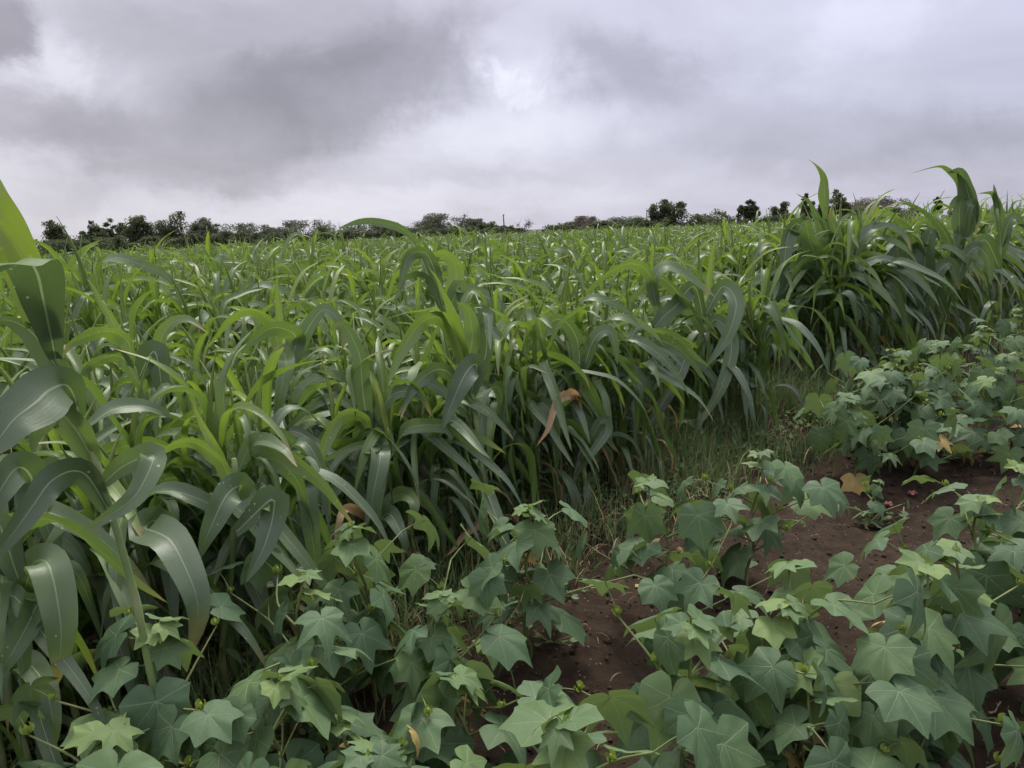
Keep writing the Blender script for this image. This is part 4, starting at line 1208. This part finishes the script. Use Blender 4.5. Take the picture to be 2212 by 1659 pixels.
    def attr(nm, ty):
        x = N('GeometryNodeInputNamedAttribute'); x.data_type = ty; x.inputs['Name'].default_value = nm
        return [s for s in x.outputs if s.enabled and s.name == 'Attribute'][0]
    L(gi.outputs[0], ip.inputs['Points']); L(ci.outputs[0], ip.inputs['Instance'])
    L(attr('idx', 'INT'), ip.inputs['Instance Index']); L(attr('rot', 'FLOAT_VECTOR'), ip.inputs['Rotation'])
    L(attr('scl', 'FLOAT'), ip.inputs['Scale']); L(ip.outputs[0], go.inputs[0])
    md = o.modifiers.new('scatter', 'NODES'); md.node_group = ng
    print('field plants', n, 'individuals', len(ind))


build_field()

# ------------------------------------------------------------------ cotton
def cotton_blade(rng, young=False, lobes=5):
    """blade in its own plane: origin at the petiole, midrib along +x"""
    # lobe tips and the sinuses between them; edges bulge, tips are drawn out
    dp = rng.uniform(-.07, .09)
    if lobes == 5:
        key = [(0, 1.0, 1), (27, .60 - dp, 0), (50 + rng.uniform(-3, 3), .90 * rng.uniform(.92, 1.06), 1), (77, .55 - dp, 0), (102, .64 * rng.uniform(.9, 1.1), 1), (150, .46, 0), (169, .31, 0), (177, .10, 0)]
    else:
        key = [(0, 1.0, 1), (31, .68 - dp, 0), (54 + rng.uniform(-4, 4), .80 * rng.uniform(.92, 1.08), 1), (92, .56, 0), (125, .53, 0), (150, .46, 0), (168, .30, 0), (177, .10, 0)]
    out = []
    for sgn in (1, -1):
        js = rng.uniform(.93, 1.07, len(key))
        for a in range(len(key) - 1):
            (a0, r0, t0), (a1, r1, t1) = key[a], key[a + 1]
            r0 *= js[a] if a else 1.0; r1 *= js[a + 1]
            m = 6 if (t0 or t1) else 3
            for q in range(m):
                f = q / m
                if t0: g_ = 1 - (1 - f) ** 1.7           # falls fast from the tip, flattens in the sinus
                elif t1: g_ = f ** 1.7
                else: g_ = f
                if a == 0 and q == 0 and sgn == -1: continue
                out.append((sgn * math.radians(a0 + (a1 - a0) * f), r0 + (r1 - r0) * g_))
        out.append((sgn * math.radians(177), .10))
    out.sort()
    A = np.array([o[0] for o in out]); R = np.array([o[1] for o in out])
    rings = [.25, .55, .80, 1.0]
    pts = [(0, 0)]
    for q in rings:
        # inner rings forget the lobes little by little
        Rq = q * (R * (q ** .5) + np.minimum(R, .62) * (1 - q ** .5))
        pts += list(zip(Rq * np.cos(A), Rq * np.sin(A)))
    pts = np.array(pts); m = len(A)
    F = [(0, 1 + i, 1 + i + 1) for i in range(m - 1)]
    for k in range(len(rings) - 1):
        for i in range(m - 1):
            a = 1 + k * m + i; b = a + m
            F.append((a, b, b + 1, a + 1))
    x, y = pts[:, 0], pts[:, 1]; r = np.hypot(x, y); th = np.arctan2(y, x)
    curl = rng.uniform(.08, .45) * (.6 if young else 1); cup = rng.uniform(-.22, .16)
    fold = rng.uniform(.02, .24)
    z = -curl * r ** 2 + cup * y ** 2 + fold * np.abs(y) * .8
    z += .035 * r ** 2 * np.sin(th * 9 + rng.uniform(0, 6)) + .012 * r * np.sin(x * 11 + y * 7 + rng.uniform(0, 6)) - .03 * r ** 1.6 * np.cos(th * 360 / 51)           # ribs sunk, blade quilted between them
    z += .05 * r * np.sin(x * 5 + rng.uniform(0, 6)) * np.cos(y * 5 + rng.uniform(0, 6))
    tw = rng.uniform(-.35, .35)
    z += tw * x * y
    return np.stack([x, y, z], 1), F, pts


def cotton_leaf(rng, young=False, blade=None):
    g = Geo()
    V, F, uv = cotton_blade(rng, young, 5 if rng.rand() < .72 else 3)
    pl = rng.uniform(.55, 1.0) if not young else rng.uniform(.3, .6)
    pe = rng.uniform(.1, .7)
    dr = math.radians(rng.uniform(15, 72) if not young else rng.uniform(0, 40))
    end = np.array([pl * math.cos(pe), 0, pl * math.sin(pe)])
    ro = rng.normal(0, .25)
    c, s = math.cos(ro), math.sin(ro)
    V = V @ np.array([[1, 0, 0], [0, c, s], [0, -s, c]])
    c, s = math.cos(dr), math.sin(dr)
    V = V @ np.array([[c, 0, -s], [0, 1, 0], [s, 0, c]])
    yw = rng.normal(0, .3); c, s = math.cos(yw), math.sin(yw)
    V = V @ np.array([[c, s, 0], [-s, c, 0], [0, 0, 1]]) + end
    tn = rng.uniform(.42, .72) if young else rng.uniform(.15, .52)
    g.add(V, F, uv, tn, 0)
    P = spline([(0, 0, 0), end * .5 + [0, 0, .05], end], 6)
    tv, tf, tuv = tube(P, np.linspace(.021, .014, 6), 5, False)
    g.add(tv, tf, tuv, .5, 1)
    return g.mesh('cotton_leaf', [blade or M_CL, M_CS])


crng = np.random.RandomState(41)
CL_OLD = [cotton_leaf(crng) for _ in range(26)]
M_YL = plain_mat('yellowed_leaf', (0.40, 0.33, 0.10), (0.30, 0.19, 0.08), 30, 0.7, trans=.2)
CL_YEL = [cotton_leaf(crng, False, M_YL) for _ in range(3)]
CL_YOUNG = [cotton_leaf(crng, True) for _ in range(9)]


def bud_mesh(rng):
    g = Geo()
    for k in range(3):
        a = k * 2.094 + rng.uniform(-.2, .2)
        n = 6; s = np.linspace(0, 1, n)
        C = np.stack([.55 * np.sin(s * 2.2) * math.cos(a), .55 * np.sin(s * 2.2) * math.sin(a), s * 1.5], 1)
        Sd = np.broadcast_to(np.array([-math.sin(a), math.cos(a), 0]), C.shape); T = norm(np.gradient(C, axis=0))
        ribbon(C, Sd, np.cross(T, Sd), .55 * np.sin(np.pi * np.clip(s * .85 + .15, 0, 1)) + .02, -.5, .1, rng, 2, .7, g)
    V, F, uv = tube([(0, 0, .05), (0, 0, .4), (0, 0, .9), (0, 0, 1.15)], [.2, .38, .3, .05], 6); g.add(V, F, uv)
    return g.mesh('flower_bud', [M_CB])


BUDS = [bud_mesh(crng) for _ in range(3)]


def flower_mesh(rng, mat):
    g = Geo()
    for k in range(5):
        a = k * 1.2566; n = 7; s = np.linspace(0, 1, n)
        C = np.stack([(.15 + .5 * s ** 1.5) * math.cos(a), (.15 + .5 * s ** 1.5) * math.sin(a), 1.5 * s], 1)
        Sd = np.broadcast_to(np.array([-math.sin(a), math.cos(a), 0]), C.shape); T = norm(np.gradient(C, axis=0))
        ribbon(C, Sd, np.cross(T, Sd), .12 + .42 * s ** .8 * (1.05 - s ** 6 * .6), .2, .15, rng, 3, .5, g)
    return g.mesh('flower', [mat])


FLOWER = flower_mesh(crng, M_FL)
RED_FLOWER = flower_mesh(crng, M_RED)


def cotton_arch(seed, H, lush=1.0):
    """main stem .. branches, leaf slots, bud slots"""
    rng = np.random.RandomState(seed)
    n = 14; s = np.linspace(0, 1, n)
    b = rng.normal(0, .05, 2)
    C = np.stack([b[0] * s ** 2 + .012 * np.sin(s * 17), b[1] * s ** 2 + .012 * np.cos(s * 15), -.03 + (H + .03) * s], 1)
    g = Geo(); g.add(*tube(C, np.linspace(.0068, .0028, n), 7))
    leaves, buds, branches = [], [], []

    def pt(t):
        i = t * (n - 1); a = int(min(i, n - 2)); return C[a] + (C[a + 1] - C[a]) * (i - a)
    az = rng.uniform(0, 6.28)
    nodes = max(5, int(11 * lush))
    for k in range(nodes):
        t = .16 + .82 * (k / (nodes - 1)) ** .92
        az += 2.4 + rng.normal(0, .25); p = pt(t)
        if t < .93:
            size = (.114 if t < .7 else .104 - .055 * (t - .7) / .3) * rng.uniform(.82, 1.22)
            leaves.append((p, az, size, t > .86, rng.normal(-.05, .18)))
        if t < .80 and rng.rand() < (.84 if lush < 1.2 else .92):         # fruiting branch
            ba = az + rng.normal(.5, .3); bl = lush * (.10 + .20 * (1 - t)) * rng.uniform(.75, 1.25)
            e = p + bl * np.array([math.cos(ba), math.sin(ba), rng.uniform(.25, .75)])
            mid = (p + e) / 2 + rng.normal(0, .012, 3)
            Q = spline([p, mid, e], 7); bg = Geo(); bg.add(*tube(Q, np.linspace(.0036, .0019, 7), 5)); branches.append(bg.mesh('branch', [M_CS]))
            for w in ((.55, .0), (1.0, 1.4)):
                if w[0] < 1 and rng.rand() < .2 / lush: continue
                q = Q[int(w[0] * 6)]
                la = ba + rng.choice([-1, 1]) * rng.uniform(.5, 1.3) * (1 if w[0] < 1 else .5)
                leaves.append((q, la, rng.uniform(.070, .110), rng.rand() < .12, rng.normal(0, .2)))
                if rng.rand() < .6:
                    buds.append((q + [0, 0, .004], ba + rng.uniform(-1, 1), rng.uniform(.010, .016)))
    for k in range(3):                          # young leaves around the growing tip
        az += 1.9; leaves.append((pt(.985 + .004 * k), az, rng.uniform(.040, .062), True, rng.uniform(-.5, .1)))
    buds.append((pt(1.0), 0.3, .010))
    return g.mesh('cotton_stem', [M_CS]), leaves, buds, branches


def place_cotton(label, x, y, H, seed, rz=0.0, scale=1.0, flower=None, lush=1.0):
    rng = np.random.RandomState(seed + 500)
    stem, leaves, buds, branches = cotton_arch(seed, H, lush)
    if H < .25: leaves = [(p, a, q * .55, yg, t) for (p, a, q, yg, t) in leaves]
    root = new_obj('cotton_plant', None); root.location = (x, y, float(ground_z(x, y)))
    root.rotation_euler = (rng.normal(0, .05), rng.normal(-.03, .05), rz); root.scale = (scale,) * 3
    tag(root, label, 'plant', 'cotton plants in rows')
    st = new_obj('stem', stem, root)
    for bm in branches: new_obj('branch', bm, st)
    for (p, az, size, young, tilt) in leaves:
        yel = not young and p[2] < .3 and rng.rand() < .05
        o = new_obj('leaf', CL_YEL[rng.randint(3)] if yel else (CL_YOUNG if young else CL_OLD)[rng.randint(9 if young else 26)], root)
        if yel: o["label"] = 'yellowed lower leaf'; size *= .75
        o.matrix_local = Matrix.Translation(Vector(p)) @ Matrix.Rotation(az, 4, 'Z') @ Matrix.Rotation(tilt, 4, 'Y') @ Matrix.Diagonal((size, size, size, 1))
    for (p, az, size) in buds:
        o = new_obj('flower_bud', BUDS[rng.randint(3)], root)
        o.matrix_local = Matrix.Translation(Vector(p)) @ Matrix.Rotation(az, 4, 'Z') @ Matrix.Rotation(rng.uniform(0, .6), 4, 'Y') @ Matrix.Diagonal((size, size, size, 1))
    if flower is not None:
        o = new_obj('flower', flower[0], root); o["label"] = flower[2]
        w = np.array(flower[1]); Mi = (Matrix.Translation(root.location) @ root.rotation_euler.to_matrix().to_4x4() @ Matrix.Diagonal((scale, scale, scale, 1))).inverted()
        o.matrix_local = Mi @ Matrix.Translation(Vector(w)) @ Matrix.Rotation(.7, 4, 'X') @ Matrix.Diagonal((.016, .016, .016, 1))
    return root


# (label, apex px, apex py, apex height, seed, extra)
COTTON = [
    ('cotton plant nearest the bottom left corner, under the hanging sorghum leaves', 300, 1392, .50, 1),
    ('second cotton plant from the bottom left, overlapping the first', 545, 1440, .47, 2),
    ('tall cotton plant with bare lower stem, third from the left', 790, 1150, .52, 3),
    ('low cotton plant in front of the third one from the left', 700, 1540, .34, 4),
    ('cotton plant in front of the dry straw, centre of picture', 1130, 1118, .48, 5),
    ('low cotton plant filling between the straw and the bottom soil gap', 1010, 1440, .33, 6),
    ('cotton plant with light green top between straw and brown soil', 1475, 1035, .52, 7),
    ('cotton plant just behind the one with light green top', 1625, 965, .53, 8),
    ('cotton plant carrying a red flower, beside the green grass patch', 1930, 782, .58, 9),
    ('bushy cotton plant second beyond the grass patch', 2040, 748, .58, 10),
    ('cotton plant third beyond the grass patch', 2125, 712, .58, 11),
    ('cotton plant at right frame edge against the sorghum margin', 2205, 676, .58, 12),
    ('cotton seedling-sized plant with heart leaves below the red-flowered one', 1880, 1030, .20, 13),
    ('cotton plant with yellow-green star leaf cut by the bottom edge', 1180, 1572, .50, 14),
    ('cotton plant with the largest leaf, bottom right of centre', 1470, 1340, .51, 15),
    ('cotton plant right behind the one with the largest leaf', 1620, 1360, .46, 16),
    ('cotton plant with pale top leaves facing the soil strip', 1735, 1282, .50, 17),
    ('upright cotton plant with visible stem in the right row', 1930, 1235, .52, 18),
    ('cotton plant in the right row one behind the upright stemmed one', 2045, 1165, .53, 19),
    ('cotton plant at right frame edge above the brown soil strip', 2150, 1085, .53, 20),
    ('topmost cotton plant of the right row at the frame edge', 2215, 1020, .52, 21),
    ('low cotton plant at the bottom edge between two big ones', 1780, 1500, .40, 22),
    ('low cotton plant leaning over bare soil at bottom right', 1990, 1450, .34, 23),
    ('low cotton plant at the bottom left edge beneath the first', 180, 1600, .36, 24),
    ('cotton plant between the red-flowered one and the bushy second one', 1990, 810, .52, 25),
    ('low cotton plant in front of the third beyond the grass patch', 2120, 800, .50, 26),
    ('cotton plant nearest the green grass patch, left of the red-flowered one', 1860, 862, .44, 27),
    ('cotton plant behind the red-flowered one, against the sorghum', 1900, 775, .56, 28),
    ('cotton plant at the frame edge in front of the margin one', 2200, 770, .54, 29),
    ('cotton plant between the tall bare-stemmed one and the straw', 940, 1290, .42, 31),
    ('cotton plant tucked behind the first two at lower left', 610, 1290, .46, 32),
    ('low cotton plant at bottom edge left of the star-leaved one', 900, 1590, .36, 33),
]
for (lb, px, py, H, sd_) in COTTON:
    zt = H
    x, y = Gz(px, py, zt)
    fl = None
    if 'red flower,' in lb:
        fx, fy = Gz(1845, 938, .16); fl = (RED_FLOWER, (fx + .05, fy, .17), 'wilted red flower low on the plant')
    if 'light green top between' in lb:
        fx, fy = Gz(1466, 1195, .26); fl = (FLOWER, (fx, fy, .26), 'cream withered flower')
    place_cotton(lb, x, y, H, sd_, rz=sd_ * 1.3, flower=fl, lush=.6 if H < .25 else .85 if H < .42 else 1.3 if sd_ in (5, 9, 10, 11, 12, 25, 26, 27, 28, 29, 30) else 1.0)

# rows go on outside the frame
k = 0
for (px, py, H, sd_) in ((2330, 1150, .5, 40), (2350, 1000, .5, 41), (2330, 690, .5, 42)):
    x, y = Gz(px, py, H)
    place_cotton(['cotton plant mostly beyond the right frame edge, lower row', 'cotton plant mostly beyond the right frame edge, upper row', 'cotton plant beyond the right frame edge at the margin', 'cotton plant beyond the lower right frame edge'][k], x, y, H, sd_, sd_ * .7); k += 1

# ------------------------------------------------------------------ grass strip, straw, weeds, small things
def blades(name, label, cat, spots, mat, n_seg=4):
    """spots: arrays x,y,len,width,lean,az,tone,lift"""
    x, y, L, W, lean, az, tone, lift = spots
    n = len(x); s = np.linspace(0, 1, n_seg)
    z = ground_z(x, y) + lift
    a0 = lean * .35; th = a0[:, None] + (lean - a0)[:, None] * 1.9 * s[None, :]
    ds = (L / (n_seg - 1))[:, None]
    hx = np.concatenate([np.zeros((n, 1)), np.cumsum(np.sin(th[:, :-1]) * ds, 1)], 1)
    hz = np.concatenate([np.zeros((n, 1)), np.cumsum(np.cos(th[:, :-1]) * ds, 1)], 1)
    cx = x[:, None] + hx * np.cos(az)[:, None]; cy = y[:, None] + hx * np.sin(az)[:, None]; cz = z[:, None] + hz
    cz = np.maximum(cz, ground_z(cx, cy) + .003)
    w = W[:, None] * (1 - s[None, :] ** 2 * .92)
    px_, py_ = -np.sin(az)[:, None], np.cos(az)[:, None]
    A = np.stack([cx - px_ * w, cy - py_ * w, cz], -1); B = np.stack([cx + px_ * w, cy + py_ * w, cz + w * .4], -1)
    V = np.stack([A, B], 2).reshape(-1, 3)
    base = np.arange(n)[:, None] * (2 * n_seg) + np.arange(n_seg - 1)[None, :] * 2
    F = np.stack([base, base + 1, base + 3, base + 2], -1).reshape(-1, 4)
    o = new_obj(name, make_mesh(name, V, F, mat, tone=np.repeat(tone, 2 * n_seg)))
    tag(o, label, cat, kind='stuff')


def build_grass():
    rng = np.random.RandomState(9)
    # strip along the crop margin: dense green at the bare gap, thin elsewhere
    n = 90000
    x = rng.uniform(-1.2, 6.0, n); off = rng.normal(-.16, .34, n); y = edge_y(x) + off
    clump = vnoise(x * 5, y * 5, 51)
    dens = np.clip(.5 + 1.0 * np.exp(-((x - 1.72) ** 2 / .30 + (off + .30) ** 2 / .35)), 0, 1) * np.clip(clump * 1.7 - .2, 0, 1)
    k = rng.rand(n) < dens; x, y, off = x[k], y[k], off[k]; n = len(x)
    L = (.04 + .34 * rng.beta(1.3, 2.6, n)) * np.where(off > 0, 1.25, .9); W = rng.uniform(.0012, .0034, n)
    blades('grass', 'short green grass growing along the sorghum margin', 'grass',
           (x, y, L, W, np.abs(rng.normal(.6, .4, n)), rng.uniform(0, 6.28, n), np.clip(rng.normal(.5, .28, n), 0, 1), 0), M_GRASS)
    # dry straw lying on the soil
    n = 9000
    x = rng.uniform(-1.2, 5.0, n); off = rng.normal(-.3, .32, n); y = edge_y(x) + off
    d = .22 + np.exp(-((x - .45) ** 2 / .35 + (off + .45) ** 2 / .12))
    k = rng.rand(n) < d * np.clip(vnoise(x * 4, y * 4, 61) * 1.6 - .1, 0, 1)
    x, y = x[k], y[k]; n = len(x)
    blades('straw', 'pale dry straw scattered on soil beside the sorghum', 'straw',
           (x, y, rng.uniform(.04, .16, n), rng.uniform(.0012, .003, n), rng.uniform(1.2, 1.55, n), rng.uniform(0, 6.28, n), rng.uniform(0, 1, n), rng.uniform(.002, .03, n)), M_STRAW)
    n = 900
    x = rng.uniform(-.5, 4.5, n); y = rng.uniform(.9, 5.5, n); k = y < edge_y(x) - .3; x, y = x[k], y[k]; n = len(x)
    blades('plant_litter', 'sparse tiny straw bits strewn over the bare soil', 'litter',
           (x, y, rng.uniform(.01, .06, n), rng.uniform(.0008, .0018, n), rng.uniform(1.3, 1.57, n), rng.uniform(0, 6.28, n), rng.uniform(.2, 1, n), rng.uniform(.001, .006, n)), M_STRAW)

    # low broad-leaved weeds crowding the margin
    n = 16000
    x = rng.uniform(-1.3, 6.0, n); off = rng.normal(-.10, .26, n); y = edge_y(x) + off
    k = rng.rand(n) < np.clip(vnoise(x * 3.3, y * 3.3, 71) * 1.9 - .55, 0, 1); x, y = x[k], y[k]; n = len(x)
    z = ground_z(x, y) + .14 * rng.beta(1.1, 2.2, n) * np.clip(vnoise(x * 3.3, y * 3.3, 71) * 1.6, .2, 1)
    a = rng.uniform(0, 6.28, n); t = np.cos(a), np.sin(a); L = rng.uniform(.007, .020, n)[:, None]; W = L * rng.uniform(.45, .75, n)[:, None]
    d = np.stack([t[0], t[1], rng.normal(-.1, .35, n)], 1); q = np.stack([-t[1], t[0], rng.normal(0, .3, n)], 1)
    c = np.stack([x, y, z + .006], 1)
    V = np.stack([c - d * L, c - d * L * .3 + q * W, c + d * L * .4 + q * W * .8, c + d * L * 1.1, c + d * L * .4 - q * W * .8, c - d * L * .3 - q * W], 1).reshape(-1, 3)
    o = new_obj('undergrowth', make_mesh('undergrowth', V, np.arange(len(V)).reshape(-1, 6), M_GRASS, tone=np.repeat(np.clip(rng.normal(.38, .18, n), 0, 1), 6), smooth=False))
    tag(o, 'low broad-leaved weeds crowding the foot of the sorghum', 'weeds', kind='stuff')


build_grass()


def weed(label, px, py, seed, n=14, spread=.09, size=.013, name='round_leaf_weed'):
    rng = np.random.RandomState(seed)
    x0, y0 = Gz(px, py, .01)
    z0 = float(ground_z(x0, y0))
    root = new_obj(name, None); root.location = (x0, y0, z0)
    tag(root, label, 'weed', 'small creeping weeds on the soil')
    g = Geo()
    th = rng.uniform(0, 6.28); me = None
    m = 11; a = np.linspace(.35, 2 * math.pi - .35, m)
    disc = [(0, 0, .12)] + [(math.cos(t) * (1 + .1 * math.cos(2 * t)), math.sin(t), .22 + .1 * math.sin(t * 2 + seed)) for t in a]
    gl = Geo(); gl.add(disc, [(0, i, i + 1) for i in range(1, m)], None, .5); me = gl.mesh('weed_leaf', [M_WEED])
    for k in range(n):
        r = spread * math.sqrt(rng.uniform(.03, 1)); t = rng.uniform(0, 6.28)
        lx, ly = r * math.cos(t) * 1.5, r * math.sin(t)
        lz = float(ground_z(x0 + lx, y0 + ly)) - z0 + rng.uniform(.012, .035)
        g.add(*tube(spline([(0, 0, -.004), (lx * .6, ly * .6, lz * .5 + .004), (lx, ly, lz)], 5), .0011, 4, False))
        o = new_obj('leaf', me, root); s = size * rng.uniform(.7, 1.3)
        o.matrix_local = Matrix.Translation((lx, ly, lz)) @ Matrix.Rotation(rng.uniform(0, 6.28), 4, 'Z') @ Matrix.Rotation(rng.normal(0, .25), 4, 'X') @ Matrix.Diagonal((s, s, s, 1))
    new_obj('stem', g.mesh('weed_stem', [M_CS]), root)


weed('creeping round-leaved weed on soil under the bushy cotton plant', 2030, 985, 1, 26, .13, .019)
weed('small round-leaved weed at the seedling-sized cotton plant', 1895, 1105, 2, 16, .09, .015)
weed('patch of round-leaved weeds at the right frame edge', 2185, 945, 3, 24, .12, .018)
weed('tiny round-leaved weed at the foot of the low centre cotton', 1190, 1395, 4, 12, .07, .012)
weed('broad low weed in the dry straw by the centre cotton', 1200, 1290, 5, 16, .10, .014)


def stick(label, pts, r, name='twig'):
    P = np.array([(*Gz(a, b, .01), 0) for a, b in pts])
    P[:, 2] = ground_z(P[:, 0], P[:, 1]) + r * .8
    c = P.mean(0); root = new_obj(name, None); root.location = (c[0], c[1], c[2] - r * .8)
    C = spline(P - c + [0, 0, r * .8], 7); C[:, 2] += np.random.RandomState(int(pts[0][0])).normal(0, r * .25, 7)
    g = Geo(); g.add(*tube(C, np.linspace(r, r * .6, 7) * np.random.RandomState(1).uniform(.8, 1.2, 7), 6))
    tag(root, label, 'twig', 'twigs lying on the soil')
    new_obj('shaft', g.mesh('twig', [M_TWIG]), root)
    k = C[4]; g = Geo(); g.add(*tube([k, k + [r * 2, r * 3, r * 1.5], k + [r * 3, r * 7, r * 1.2]], [r * .5, r * .4, r * .2], 5)); new_obj('side_shoot', g.mesh('side_shoot', [M_TWIG]), root)


stick('straight dry twig slanting on soil right of the small weed', [(1928, 1142), (1945, 1120), (1962, 1098)], .005)
stick('short pale twig upright in view below the pink petals', [(1955, 1108), (1953, 1085), (1956, 1065)], .0045)
stick('crooked thin twig right of the pink petals', [(1982, 1082), (1990, 1070), (2004, 1056)], .003)
stick('pale forked twig on soil near the bottom right corner', [(2135, 1530), (2150, 1522), (2162, 1508)], .0035)


def petal(label, px, py, seed):
    rng = np.random.RandomState(seed)
    x, y = Gz(px, py, .01); root = new_obj('fallen_flower', None); root.location = (x, y, float(ground_z(x, y)))
    tag(root, label, 'flower', 'fallen pink flowers')
    for k in range(4):
        n = 6; s = np.linspace(0, 1, n); a = k * 1.5 + rng.uniform(-.3, .3)
        C = np.stack([.002 + .019 * s, 0 * s, .005 + .011 * np.sin(s * 2.6)], 1)
        c, q = math.cos(a), math.sin(a); C = C @ np.array([[c, q, 0], [-q, c, 0], [0, 0, 1]])
        T = norm(np.gradient(C, axis=0)); Sd = np.broadcast_to(np.array([-q, c, 0]), C.shape)
        g = ribbon(C, Sd, np.cross(T, Sd), .013 * np.sin(np.pi * np.clip(s * .8 + .15, 0, 1)) + .001, .3, .2, rng, 3, .5)
        new_obj('petal', g.mesh('petal', [M_RED]), root)


petal('pink fallen flower lying nearer the seedling-sized cotton plant', 1921, 1078, 1)
petal('pink fallen flower lying farther right on the soil', 1972, 1056, 2)


def fallen_leaf(label, px, py, seed, mat, lift=.01, size=.05):
    rng = np.random.RandomState(seed)
    x, y = Gz(px, py, .01)
    V, F, uv = cotton_blade(rng, False, 3)
    root = new_obj('fallen_leaf', None); root.location = (x, y, float(ground_z(x, y)) + .0); root.rotation_euler = (.25, -.2, seed * 1.7)
    tag(root, label, 'leaf')
    g = Geo(); g.add(V * size + [0, 0, size * .45], F, uv, .6); new_obj('blade', g.mesh('fallen_blade', [mat]), root)
    g = Geo(); g.add(*tube([(0, 0, size * .45), (-size * .4, 0, size * .3), (-size * .8, .01, size * .12)], [.0012, .001, .0008], 5)); new_obj('stalk', g.mesh('fallen_stalk', [M_TWIG]), root)


fallen_leaf('small yellowed leaf on soil at the far right', 2195, 910, 3, M_YL, size=.045)
fallen_leaf('tan curled leaf on the straw by the centre cotton', 1385, 1275, 5, M_YL, size=.035)
